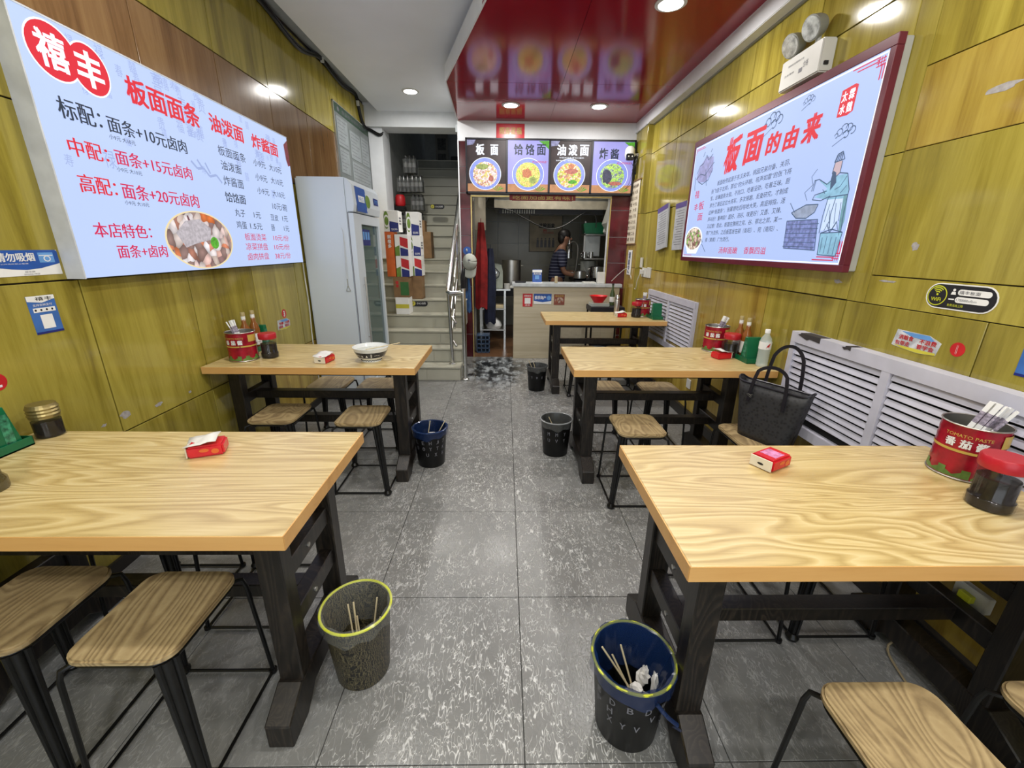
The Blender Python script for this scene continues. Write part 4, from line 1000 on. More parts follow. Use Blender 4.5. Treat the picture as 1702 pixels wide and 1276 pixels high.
# green caddies
def make_caddy(lab, loc, L=.26, rz=0, word=True):
    t = thing('bottle_caddy', lab, 'caddy', loc, rz, 'green plastic caddies'); h = L/2; w = .052
    b = MB(); b.box(-w, w, -h, h, 0, .006); b.box(-w, -w+.003, -h, h, 0, .032); b.box(w-.003, w, -h, h, 0, .032); b.box(-w, w, -h, -h+.003, 0, .032); b.box(-w, w, h-.003, h, 0, .032)
    obj('tray', b, GREENP, t, bevel=.0008, seg=1)
    obj('card_stand', MB().prism([(-h+.02, .006), (-h+.10, .006), (-h+.075, .155), (-h+.045, .155)], -w+.008, w-.008, 'YZ'), GREENP, t, bevel=.002, seg=1)
    for s_ in (-1, 1):
        obj('panel_print', MB().box(s_*(w-.0075)-.0004, s_*(w-.0075)+.0004, -h+.043, -h+.072, .03, .13), plain('green picture print', (.03, .16, .09), .3, var=.9, scale=60) if 'green picture print' not in MATS else MATS['green picture print'], t)
    return t
k0 = make_caddy('green bottle caddy on middle right table beside the water bottle', (1.542, 2.615, .7505), .27)
dup(k0, (-1.66, 2.765, .7505), pi, 'green bottle caddy on the bowl table behind the tin')
dup(k0, (1.512, 4.26, .7505), 0, 'green caddy on the farthest table beside the louvred cover')
kl = make_caddy('green caddy with raised lettering at left frame edge', (-1.685, 1.215, .7505), .28, pi)
tm = MB(); text(tm, 'GIAO', lambda u, v: (-.0528, -u, v), -.13, -.0, .006, .026, .02); obj('lettering', tm, plain('lighter green plastic', (.01, .19, .08), .3), kl)
# bottles
def make_bottle(lab, loc):
    t = thing('liquor_bottle', lab, 'bottle', loc, 0, 'amber bottles')
    obj('glass_body', MB().lathe([(.028, 0), (.031, .006), (.031, .13), (.026, .155), (.0135, .18), (.012, .225)], n=20), AMBERG, t, smooth=True)
    obj('front_label', MB().lathe([(.0315, .03), (.0315, .105)], n=20, cap0=False, cap1=False), PAPER, t, smooth=True)
    obj('neck_label', MB().lathe([(.0128, .195), (.0125, .232)], n=16, cap0=False, cap1=False), PAPER, t, smooth=True)
    obj('cap', MB().lathe([(.0135, .228), (.0135, .25), (.012, .252)], n=16), plain('dull gold cap', (.35, .28, .12), .4) if 'dull gold cap' not in MATS else MATS['dull gold cap'], t, smooth=True)
    tm = MB()
    text(tm, '酒', cyl((0, 0), .032), -.008, .008, .06, .09, .02); obj('lettering', tm, REDI, t)
    return t
b0 = make_bottle('amber bottle on middle right table, farther of the two', (1.548, 2.715, .757))
dup(b0, (1.553, 2.635, .757), .4, 'amber bottle on middle right table, nearer the green stand')
dup(b0, (-1.665, 2.70, .757), .3, 'amber bottle on the bowl table, nearer the tin')
dup(b0, (-1.655, 2.785, .757), -.3, 'amber bottle on the bowl table, farther from the tin')
wb = thing('water_bottle', 'clear plastic water bottle at wall end of middle right table', 'bottle', (1.565, 2.43, .7505))
wb.location.x = 1.553
prof = [(.027, 0), (.033, .008)]+[(.033-.0018*(k % 2), .02+.008*k) for k in range(12)]+[(.033, .12), (.033, .15), (.028, .172), (.014, .195), (.0125, .205)]
obj('plastic_body', MB().lathe(prof, n=24), WATERB, wb, smooth=True)
obj('label', MB().lathe([(.0336, .108), (.0336, .152)], n=24, cap0=False, cap1=False), PAPER, wb, smooth=True)
obj('label_emblem', poly(cyl((0, 0), .034), [(-.012, .115), (.004, .12), (.010, .147), (.0, .14), (-.008, .13)]), REDI, wb)
obj('cap', MB().lathe([(.0145, .203), (.0145, .222), (.013, .224)], n=20), PAPER, wb, smooth=True)
# noodle bowl with a chopstick
bw = thing('noodle_bowl', 'white bowl with black patterned band on left middle table', 'bowl', (-.815, 2.515, .7505))
obj('bowl_body', MB().lathe([(.058, 0), (.060, .006), (.058, .012), (.078, .028), (.096, .060), (.107, .088), (.105, .089), (.093, .062), (.074, .034), (.0, .026)], n=40, cap1=False), CERAM, bw, smooth=True)
obj('dark_band', MB().lathe([(.0795, .030), (.0885, .046), (.0985, .0645)], n=40, cap0=False, cap1=False), plain('black glaze band', (.012, .016, .025), .25), bw, smooth=True)
obj('foot_pattern', MB().tube([(.0605*cos(i*pi/24), .0605*sin(i*pi/24), .008+.005*(i % 2)) for i in range(48)], .002, 5, closed=True), plain('grey glaze', (.05, .05, .05), .4), bw)
obj('broth', MB().lathe([(.094, .066), (.0945, .0665)], n=36), SOUP, bw)
mpb = lambda u, v: ((.0835+v*.57)*sin(u/.095), -(.0835+v*.57)*cos(u/.095), .0345+v)
tm = MB()
for a in (-.03, .0): poly(mpb, [(a-.009, .003), (a+.007, .003), (a, .017)], tm)
text(tm, 'xifeng', mpb, -.075, -.045, .008, .015, 0); text(tm, 'xifeng', mpb, .045, .08, .008, .015, 0)
for k in range(4): poly(mpb, [(.024, .001+.006*k), (.032, .001+.006*k), (.032, .005+.006*k), (.024, .005+.006*k)], tm)
obj('band_pattern', tm, WHITEI, bw)
ck = thing('chopstick', 'single bamboo chopstick resting across the bowl rim', 'chopstick', (-.79, 2.50, .822)); obj('stick', MB().tube([(-.05, -.01, .0), (.15, .03, .035)], .0028, 6), STICK, ck)
for v in (0,): pass

# ================================================================== WASTE BINS
def make_bin(lab, loc, mat, rimm, liner, h=.27, r=.118):
    t = thing('waste_bin', lab, 'waste bin', loc, 0, 'waste bins down the aisle')
    rb = r*.76
    obj('bucket', MB().lathe([(rb, 0), (rb+.002, .004), (r-.004, h-.01), (r, h), (r-.005, h), (r-.01, h-.012), (rb-.004, .008), (0, .008)], n=40, cap0=True, cap1=False), mat, t, smooth=True)
    obj('rim', MB().tube([(r*cos(a*pi/24), r*sin(a*pi/24), h) for a in range(48)], .0045, 8, closed=True), rimm, t, smooth=True)
    if liner:
        g = []
        for k, (rr_, z) in enumerate(((r-.045, h-.13), (r-.020, h-.03), (r-.010, h+.003), (r-.002, h+.006), (r+.006, h+.002), (r+.005, h-.02), (r+.004, h-.045))):
            g.append([((rr_+.003*sin(i*1.7+k))*cos(2*pi*i/40), (rr_+.003*sin(i*1.7+k))*sin(2*pi*i/40), z+(.014*sin(i*.9)*sin(i*.37) if k == 6 else 0)) for i in range(41)])
        obj('liner', MB().sheet(g), liner, t, smooth=True)
    return t
def bin_letters(t, rows_, h, r):
    tm = MB(); rb = r*.76
    for z, s in rows_:
        n = len(s)
        for i, ch in enumerate(s):
            if ch == ' ': continue
            a0 = -1.25+2.2*i/max(1, n-1)
            def mp(u, v):
                rr_ = rb+(r-rb)*v/h+.0012; a = a0+u/rr_; return (rr_*sin(a), -rr_*cos(a), v)
            text(tm, ch, mp, 0, .018, z, z+.026, .02)
    obj('lettering', tm, INKG, t)
bA = make_bin('patterned waste bin with yellow rim beside left front table', (-.492, 1.115, 0), BINP, YELLINE, LINER, .275, .113)
bB = make_bin('black waste bin with yellow rim beside right front table', (.386, .930, 0), DARKPL, YELLINE, LINERB, .275, .119); bin_letters(bB, [(.19, 'gDBDWM'), (.15, 'PH  VAH'), (.11, ' XYV XK')], .275, .122)
bC = make_bin('navy-rimmed waste bin beside the left middle table', (-.500, 2.61, 0), DARKPL, BLUERIM, LINERB, .265, .115); bin_letters(bC, [(.18, 'CLEHJ7'), (.135, 'WOoYTK'), (.09, 'J UXK')], .265, .115)
bD = make_bin('grey-rimmed waste bin beside the right middle table', (.372, 2.765, 0), DARKPL, GREYRIM, LINER, .265, .113); bin_letters(bD, [(.17, 'HMMYW'), (.12, 'UUVYT')], .265, .113)
bE = make_bin('farthest waste bin, by leg of farthest table', (.337, 4.19, 0), DARKPL, INK, LINER, .26, .108); bin_letters(bE, [(.14, 'HYWXL')], .26, .108)
# blue knot of the bag hanging out of the second bin
obj('liner_knot', MB().tube([(.03, -.125, .25), (.045, -.135, .235), (.06, -.14, .22), (.085, -.145, .20)], .006, 6).add([(.08, -.147, .20), (.10, -.15, .185), (.095, -.146, .175), (.07, -.145, .195)], [(0, 1, 2, 3)]), LINERB, bB, smooth=True)
def crumple(name, lab, c, s, seed, mat=TISSUE, group=None):
    rnd = random.Random(seed); m = MB(); n1, n2 = 7, 11; vs = []
    g = []
    for i in range(n1+1):
        row = []
        for j in range(n2):
            th = pi*i/n1; ph = 2*pi*j/n2; k = 1 if i in (0, n1) else rnd.uniform(.62, 1.2)
            row.append((s[0]*k*sin(th)*cos(ph), s[1]*k*sin(th)*sin(ph), s[2]*(k*cos(th))))
        row.append(row[0]); g.append(row)
    m.sheet(g); return obj(name, m, mat, None, label=lab, cat='used napkin', group=group, loc=c)
def stick(a, b, lab, group, mat=STICK, r=.003):
    a = Vector(a); b = Vector(b); m = MB().tube([Vector((0, 0, 0)), b-a], r, 6)
    return obj('used_chopstick', m, mat, None, label=lab, cat='chopstick', group=group, loc=a)
g_ = 'chopsticks in the patterned bin'
for a, b in (((-.505, 1.10, .09), (-.535, 1.15, .245)), ((-.49, 1.09, .09), (-.515, 1.15, .255)), ((-.485, 1.10, .09), (-.50, 1.13, .215)), ((-.46, 1.13, .09), (-.44, 1.17, .255)), ((-.45, 1.12, .09), (-.425, 1.14, .20))):
    stick(a, b, 'used chopstick standing in the patterned bin', g_)
g_ = 'chopsticks in the black bin with yellow rim'
for a, b in (((.40, .93, .12), (.30, .96, .272)), ((.39, .93, .13), (.335, .965, .235)), ((.40, .94, .13), (.365, .985, .25)), ((.33, .90, .13), (.41, .90, .135))):
    stick(a, b, 'used chopstick lying in the bin with blue liner', g_)
stick((-.53, 2.60, .12), (-.50, 2.63, .30), 'used chopstick upright in the navy-rimmed bin', 'chopsticks in the navy-rimmed bin')
stick((-.49, 2.60, .14), (-.40, 2.64, .30), 'used chopstick leaning out of the navy-rimmed bin', 'chopsticks in the navy-rimmed bin')
stick((.38, 2.76, .14), (.32, 2.79, .265), 'used chopstick in the grey-rimmed bin', 'chopsticks in the grey-rimmed bin')
stick((.33, 4.18, .14), (.25, 4.20, .31), 'used chopstick poking out of the farthest bin, left', 'chopsticks in the farthest bin')
stick((.34, 4.18, .14), (.30, 4.20, .29), 'used chopstick poking out of the farthest bin, right', 'chopsticks in the farthest bin')
crumple('used_napkin', 'crumpled napkin at the bottom of the patterned bin', (-.525, 1.10, .11), (.032, .03, .022), 3, LINER)
crumple('used_napkin', 'large crumpled napkin in the middle of the black bin', (.405, .915, .13), (.035, .034, .035), 5)
crumple('used_napkin', 'crumpled napkin propped at back of the black bin', (.435, .955, .16), (.022, .02, .035), 8)
crumple('used_napkin', 'flat cream napkin at left side of the black bin', (.355, .925, .115), (.04, .035, .015), 12, CREAMP)
crumple('used_napkin', 'torn paper strip at right side of the black bin', (.462, .93, .155), (.010, .02, .045), 15, PAPER)
crumple('used_napkin', 'crumpled napkin in the navy-rimmed bin', (-.485, 2.60, .20), (.045, .03, .03), 21)
crumple('used_napkin', 'white napkin ball at left of the navy-rimmed bin', (-.54, 2.58, .19), (.02, .018, .015), 22, PAPER)
crumple('used_napkin', 'white napkin in the grey-rimmed bin', (.39, 2.73, .19), (.015, .02, .03), 23, PAPER)
# black base under contents: refuse level
for b_, rr_ in ((bA, .09), (bB, .095), (bC, .09), (bD, .09), (bE, .085)):
    pass

# ================================================================== HANDBAG
hb = thing('tote_bag', 'black checked tote bag with long straps on a stool', 'handbag', (1.395, 2.035, .453), radians(-62))
g = []
nseg = 9
def bagsec(z):
    k = z/.30; w = .135+.052*k; d = .062-.018*k; pts = []
    for i in range(28):
        t = 2*pi*i/28; c_, s_ = cos(t), sin(t)
        pts.append((w*abs(c_)**.35*(1 if c_ > 0 else -1), d*abs(s_)**.7*(1 if s_ > 0 else -1), z+.022*(abs(c_)**6)*k-.004*k))
    pts.append(pts[0]); return pts
obj('body', MB().sheet([bagsec(z) for z in (.002, .03, .10, .17, .24, .295)]+[ ] if False else [bagsec(z) for z in (.002, .03, .10, .17, .24, .295)]), BAGM, hb, smooth=True, solid=.003)
obj('base', MB().prism([(p[0], p[1]) for p in bagsec(.002)[:-1]], 0, .006, 'XY'), LEATH, hb)
obj('top_binding', MB().tube([Vector(p)+Vector((0, 0, .002)) for p in bagsec(.295)[:-1]], .005, 6, closed=True), LEATH, hb, smooth=True)
obj('lining', MB().prism([(p[0]*.94, p[1]*.9) for p in bagsec(.25)[:-1]], .235, .24, 'XY'), plain('navy lining', (.01, .01, .05), .7), hb)
def strap(yb, top, lean):
    pts = []
    for i in range(21):
        t = i/20; x = -.085+.17*t if False else -.09*cos(pi*t); z = .20+(.30-.20)*min(1, t*5, (1-t)*5)+(top-.30)*sin(pi*t)**.7*1.0
        pts.append((x, yb+lean*sin(pi*t), z))
    m = MB(); m2 = []
    L_ = [[Vector(p)+Vector((0, 0, 0)), Vector(p)+Vector((.0, .016 if yb > 0 else -.016, 0))] for p in pts]
    w_ = .0085
    rows_ = []
    for i, p in enumerate(pts):
        a = Vector(pts[max(0, i-1)]); b = Vector(pts[min(20, i+1)]); d = (b-a).normalized(); n_ = Vector((-d.z, 0, d.x)).normalized()
        rows_.append([Vector(p)-n_*w_+Vector((0, -.002, 0)), Vector(p)+n_*w_+Vector((0, -.002, 0)), Vector(p)+n_*w_+Vector((0, .002, 0)), Vector(p)-n_*w_+Vector((0, .002, 0)), Vector(p)-n_*w_+Vector((0, -.002, 0))])
    m.sheet(rows_); return m
obj('strap', strap(-.064, .40, .03), LEATH, hb, smooth=True)
obj('strap', strap(.060, .50, .02), LEATH, hb, smooth=True)
m = MB(); mpg = lambda u, v: (-.085+u, -.0645, .232+v)
for q in ([(-.016, .004), (-.006, .010), (.004, .006), (.015, .010)], [(-.01, .0), (.0, .004), (.012, .0)], [(-.002, -.005), (.010, -.006)]): stroke(mpg, q, .003, m)
obj('silver_emblem', m, CHROME, hb)

# ================================================================== LEFT WALL STICKERS
def wallsticker(name, lab, cat, side, yc, zc, w, h, parts, rot=0, thick=.0015):
    X = LX if side < 0 else RX
    t = thing(name, lab, cat, (X, yc, zc)); t.rotation_euler = (rot, 0, 0)
    s = 1 if side < 0 else -1
    def mp(o): return lambda u, v: (s*(thick+o), s*u, v)
    return t, mp
t, mp = wallsticker('no_smoking_sign', 'blue and white no smoking sign on left wall', 'sign', -1, 1.63, 1.346, 0, 0, 0)
obj('plate', MB().box(0, .0015, -.115, .115, -.045, .045), PAPER, t, bevel=.001, seg=1)
obj('blue_field', poly(mp(.0004), [(-.115, -.012), (-.06, -.020), (-.01, -.024), (.04, -.020), (.115, -.004), (.115, .04), (.11, .045), (-.115, .045)]), BLUEP, t)
tm = MB(); text(tm, '请勿吸烟', mp(.0008), -.10, .028, .006, .036, .03); text(tm, '公共场所禁止吸烟', mp(.0008), -.09, .0, -.004, .0, 0); obj('lettering', tm, WHITEI, t)
tm = MB(); text(tm, '提示牌', mp(.0008), -.02, .015, -.034, -.028, 0); text(tm, 'SMOKE FREE', mp(.0008), -.025, .03, -.042, -.037, 0); obj('small_lettering', tm, INKG, t)
obj('icon', rect(mp(.0006), .042, .098, .0, .036), BLUEL, t); m = MB(); disc(mp(.0009), .072, .014, .013, .011, 20, r0=.7, mb=m); rect(mp(.0009), .045, .095, .024, .027, m); obj('icon_line', m, WHITEI, t)
def pay_sticker(side, yc, zc, rz, lab, hand):
    t, mp = wallsticker('payment_sticker', lab, 'sticker', side, yc, zc, 0, 0, 0)
    a, b = (0, .0012) if side < 0 else (-.0012, 0)
    obj('plate', MB().box(a, b, -.05, .05, -.07, .07), plain('mid blue print', (.045, .14, .42), .35) if 'mid blue print' not in MATS else MATS['mid blue print'], t)
    obj('white_header', poly(mp(.0004), [(-.05, .07), (.05, .07), (.05, .056), (.0, .044), (-.05, .052)]), PAPER, t)
    obj('dark_footer', rect(mp(.0004), -.05, .05, -.07, -.062), BLUED, t)
    m = MB(); rect(mp(.0004), -.038, .042, .010, .026, m); rect(mp(.0004), -.02, .024, -.052, -.0, m); obj('white_boxes', m, PAPER, t)
    tm = MB(); text(tm, hand, mp(.0008), -.02, .04, .052, .066, .02)
    for k in range(4): disc(mp(.0008), -.03+.02*k, .018, .004, .004, 10, mb=tm)
    obj('lettering', tm, INK, t)
    tm = MB(); text(tm, '支持各种支付', mp(.0008), -.035, .035, .032, .041, .01); obj('white_lettering', tm, WHITEI, t)
pay_sticker(-1, 1.632, 1.158, 0, 'blue payment sticker on left wall below no smoking sign', '禧丰')
pay_sticker(1, 1.19, 1.125, 0, 'blue payment sticker cut by the right frame edge', '禧丰')
def table_number(side, y, z, d, lab, r=.025):
    t, mp = wallsticker('table_number', lab, 'sticker', side, y, z, 0, 0, 0)
    m = MB(); s = 1 if side < 0 else -1
    m.add([(s*o*.001, r*cos(2*pi*i/32), r*sin(2*pi*i/32)) for o in (0, 1) for i in range(32)], [tuple(range(32)), tuple(range(32, 64))]+[(i, (i+1) % 32, 32+(i+1) % 32, 32+i) for i in range(32)])
    obj('disc', m, REDI, t)
    tm = MB(); ar = glyphs(d)[2]*r*.6; text(tm, d, mp(.0004), -ar-r*.06, ar-r*.04, -r*.6, r*.6, .08); obj('numeral', tm, WHITEI, t)
table_number(1, 1.425, 1.092, '1', 'red table number one sticker on right wall')
table_number(-1, 1.408, .958, '2', 'red table number two sticker at left frame edge', .03)
table_number(-1, 3.37, .90, '3', 'red table number three sticker beside the fridge', .034)
def slogan(side, yc, zc, w, h, lab, t1, t2):
    t, mp = wallsticker('slogan_sticker', lab, 'sticker', side, yc, zc, 0, 0, 0)
    m = MB(); s = 1 if side < 0 else -1
    pts = [(-w, -h*.7), (-w*.9, h), (w*.5, h*.95), (w, h*.45), (w*.9, -h*.8), (w*.2, -h), (-w*.5, -h*.85)]
    m.add([(s*o*.001, s*a, b) for o in (0, 1) for a, b in pts], [tuple(range(7)), tuple(range(7, 14))]+[(i, (i+1) % 7, 7+(i+1) % 7, 7+i) for i in range(7)])
    obj('plate', m, plain('cloud picture print', (.50, .52, .55), .4, var=.35, scale=25) if 'cloud picture print' not in MATS else MATS['cloud picture print'], t)
    obj('sky_print', poly(mp(0.0002), [(-w*.7, h*.9), (w*.5, h*.93), (w*.8, h*.4), (-w*.2, h*.5)]), BLUEL, t)
    obj('field_print', poly(mp(0.0002), [(-w*.95, -h*.6), (w*.9, -h*.6), (w*.88, -h*.8), (w*.2, -h*.97), (-w*.5, -h*.83)]), YELLOWP, t)
    tm = MB(); text(tm, t1[:3], mp(.0006), -w*.75, -w*.1, h*.05, h*.55, .03); text(tm, t1[3:], mp(.0006), w*.15, w*.85, h*.0, h*.5, .03)
    text(tm, t2[:3], mp(.0006), -w*.85, -w*.2, -h*.55, -h*.08, .03); text(tm, t2[3:], mp(.0006), w*.1, w*.8, -h*.55, -h*.08, .03); obj('lettering', tm, REDI, t)
slogan(1, 1.582, 1.082, .098, .038, 'torn cloud picture sticker with red slogan on right wall', '消粮食不浪费', '包带走要学会')
slogan(-1, 3.345, .82, .10, .042, 'small purple and blue slogan sticker below table number three', '节约粮不浪费', '包带走要学会')
# wifi plate
t, mp = wallsticker('wifi_sign', 'black rounded wifi sign on right wall', 'sign', 1, 1.475, 1.267, 0, 0, 0)
def pill(w, h, n=10): return [(w-h+h*cos(-pi/2+pi*i/n), h*sin(-pi/2+pi*i/n)) for i in range(n+1)]+[(-w+h+h*cos(pi/2+pi*i/n), h*sin(pi/2+pi*i/n)) for i in range(n+1)]
obj('plate', MB().add([(-o*.0015, -a, b) for o in (0, 1) for a, b in pill(.122, .045)], [tuple(range(22)), tuple(range(22, 44))]+[(i, (i+1) % 22, 22+(i+1) % 22, 22+i) for i in range(22)]), PAPER, t)
obj('black_field', poly(mp(.0003), pill(.118, .041)), INK, t)
m = MB(); disc(mp(.0006), -.080, 0, .036, .036, 32, r0=.9, mb=m)
for r_ in (.010, .017, .024): stroke(mp(.0006), [(-.080+r_*cos(radians(a)), .004+r_*sin(radians(a))) for a in range(45, 136, 15)], .0035, m)
disc(mp(.0006), -.080, .004, .004, mb=m, n=12); obj('signal_icon', m, YELLINE, t)
tm = MB(); text(tm, 'WiFi', mp(.0006), -.099, -.062, -.020, -.007, .03); text(tm, '免费无线上网', mp(.0006), -.035, .02, -.033, -.024, 0); obj('lettering', tm, YELLINE, t)
m = MB(); poly(mp(.0006), [(a+.045, b+.018) for a, b in pill(.055, .010)], m); poly(mp(.0006), [(a+.042, b-.008) for a, b in pill(.055, .010)], m)
disc(mp(.0006), -.024, .024, .005, mb=m, n=12); poly(mp(.0006), [(-.033, .008), (-.015, .008), (-.018, .018), (-.030, .018)], m); rect(mp(.0006), -.036, -.016, -.010, -.006, m); obj('white_fields', m, PAPER, t)
tm = MB(); text(tm, '禧丰板面', mp(.0009), -.005, .065, .012, .024, .02); text(tm, '178888xfbm', mp(.0009), -.008, .06, -.013, -.004, 0); obj('handwriting', tm, INKG, t)

# emergency light
el = thing('emergency_light', 'twin-headed emergency light above story sign', 'emergency light', (RX, 2.575, 2.255))
obj('housing', MB().box(-.07, 0, -.16, .16, 0, .145), PLASTW, el, bevel=.006)
for yy, zz in ((.10, .215), (-.055, .232)):
    hd = obj('lamp_head', MB().tube([(-.035, yy, zz), (-.05, yy-.004, zz-.005), (-.085, yy-.01, zz-.018)], .045, 24, r1=.056), GREYM, el, smooth=True)
    obj('lamp_lens', MB().tube([(-.0852, yy-.01, zz-.018), (-.090, yy-.011, zz-.020)], .050, 24), plain('faceted lens', (.66, .68, .64), .12, .5, var=.5, scale=30) if 'faceted lens' not in MATS else MATS['faceted lens'], hd)
    obj('bracket', MB().tube([(-.03, yy, zz-.04), (-.035, yy, .14)], .012, 8), PLASTW, hd)
tm = MB(); mq = lambda u, v: (-.0708, -u, v)
text(tm, '消防应急照明灯具', mq, -.10, .03, .10, .11, 0); text(tm, '合格', mq, .03, .07, .06, .09, 0); rect(mq, .0, .028, .045, .065, tm); text(tm, '注意事项', mq, -.12, -.04, .06, .07, 0); obj('lettering', tm, INKG, el)
obj('button', MB().box(-.05, -.03, -.168, -.158, .03, .045), INK, el)

# peeled spots of the wall film
def scuff(mp, spots, par):
    for k, (u, v, w, h) in enumerate(spots):
        rnd = random.Random(k+5); pts = []
        for i in range(11):
            a = 2*pi*i/11; q_ = rnd.uniform(.55, 1.1); pts.append((u+w*q_*cos(a), v+h*q_*sin(a)))
        obj('peeled_patch', poly(mp, pts), plain('bare board grey', (.34, .32, .31), .8, var=.2, scale=60) if 'bare board grey' not in MATS else MATS['bare board grey'], par)
scuff(onL(LX+.0006), [(1.83, .665, .03, .018), (2.02, .645, .028, .012), (2.24, .635, .016, .010), (1.72, .66, .015, .008)], wl)
scuff(lambda u, v: (RX-.0006, u, v), [(1.555, 1.925, .06, .012), (1.70, 1.44, .018, .02), (1.78, 1.30, .06, .006), (2.05, 1.28, .03, .012)], wr)
# ================================================================== FRIDGE
fr = thing('drinks_fridge', 'tall white glass-door drinks fridge with blue header', 'fridge', (-1.51, 4.2, 0))
def fx(x): return x+1.51
def fy(y): return y-4.2
FY0, FY1 = 3.83, 4.60
obj('cabinet', MB().box(fx(-1.735), fx(-1.325), fy(FY0), fy(FY1), .05, 1.955), FRIDGE, fr, bevel=.012)
obj('header', MB().prism([(fx(-1.33), 1.69), (fx(-1.275), 1.69), (fx(-1.265), 1.75), (fx(-1.275), 1.90), (fx(-1.31), 1.945), (fx(-1.33), 1.95)], fy(FY0), fy(FY1), 'XZ'), FRIDGE, fr, bevel=.004)
def hm(o): return lambda u, v: (fx(-1.265)+o-(0 if v < 1.75 else (v-1.75)*.067), fy(u), v)
hb1 = MB()
for k in range(6): a = 1.70+.033*k; b = a+.033; hb1.add([hm(.0016)(3.90, a), hm(.0016)(4.18, a), hm(.0016)(4.16, b), hm(.0016)(3.90, b)], [(0, 1, 2, 3)])
obj('blue_graphic', hb1, BLUEP, fr)
m = MB(); disc(hm(.0022), 4.22, 1.80, .07, .055, 20, mb=m); obj('green_graphic', m, GREENPR, fr)
m = MB(); rect(hm(.0026), 3.96, 4.12, 1.78, 1.83, m); obj('white_graphic', m, PAPER, fr)
m = MB(); rect(hm(.0026), 4.40, 4.55, 1.79, 1.85, m); obj('badge', m, BLUED, fr)
tm = MB(); text(tm, '冷饮', hm(.0032), 4.42, 4.53, 1.80, 1.84, .02); text(tm, '纯生', hm(.0032), 3.97, 4.11, 1.788, 1.822, .02); obj('lettering', tm, BLUEL, fr)
dr = obj('door', MB().box(fx(-1.325), fx(-1.28), fy(FY0), fy(FY0)+.19, .08, 1.68).box(fx(-1.325), fx(-1.28), fy(FY1)-.06, fy(FY1), .08, 1.68).box(fx(-1.325), fx(-1.28), fy(FY0)+.19, fy(FY1)-.06, .08, .16).box(fx(-1.325), fx(-1.28), fy(FY0)+.19, fy(FY1)-.06, 1.60, 1.68), FRIDGE, fr)
obj('glass', MB().box(fx(-1.305), fx(-1.30), fy(FY0)+.18, fy(FY1)-.06, .16, 1.60), FRIDGEG, dr)
obj('handle', MB().tube([(fx(-1.262), fy(FY0)+.10, .55), (fx(-1.262), fy(FY0)+.10, 1.15)], .008, 8).box(fx(-1.28), fx(-1.262), fy(FY0)+.095, fy(FY0)+.105, .6, .61).box(fx(-1.28), fx(-1.262), fy(FY0)+.095, fy(FY0)+.105, 1.08, 1.09), BRUSH, dr)
m = MB(); rect(lambda u, v: (fx(-1.298), fy(u), v), 4.07, 4.30, 1.42, 1.56, m); obj('door_sticker', m, BLUED, dr)
m = MB()
for k in range(3): rect(lambda u, v: (fx(-1.2975), fy(u), v), 4.09+.07*k, 4.14+.07*k, 1.47, 1.54, m)
obj('sticker_print', m, BLUEL, dr)
obj('gasket', MB().box(fx(-1.329), fx(-1.322), fy(FY0)-.001, fy(FY0)+.004, .07, 1.685), INKG, fr)
for k in range(4): obj('shelf', MB().box(fx(-1.6), fx(-1.33), fy(FY0)+.05, fy(FY1)-.05, .35+.32*k, .36+.32*k), BRUSH, fr)
obj('plinth', MB().box(fx(-1.72), fx(-1.33), fy(FY0)+.02, fy(FY1)-.02, 0, .05), INK, fr)
bo = thing('bottle_opener', 'bottle opener hanging on a cord on fridge side', 'bottle opener', (-1.38, FY0-.004, 1.42))
obj('cord', MB().tube([(-.01, -.004, .14), (0, -.004, .12), (.004, -.004, 0), (.0, -.004, -.28)], .0018, 5).tube([(.0, -.004, .12), (-.012, -.004, -.28)], .0015, 5), CABLEW, bo)
obj('opener', MB().tube([(-.006, -.004, -.28), (-.006, -.004, -.34), (-.024, -.004, -.385), (.014, -.004, -.385), (-.006, -.004, -.34)], .004, 6), STEEL, bo)
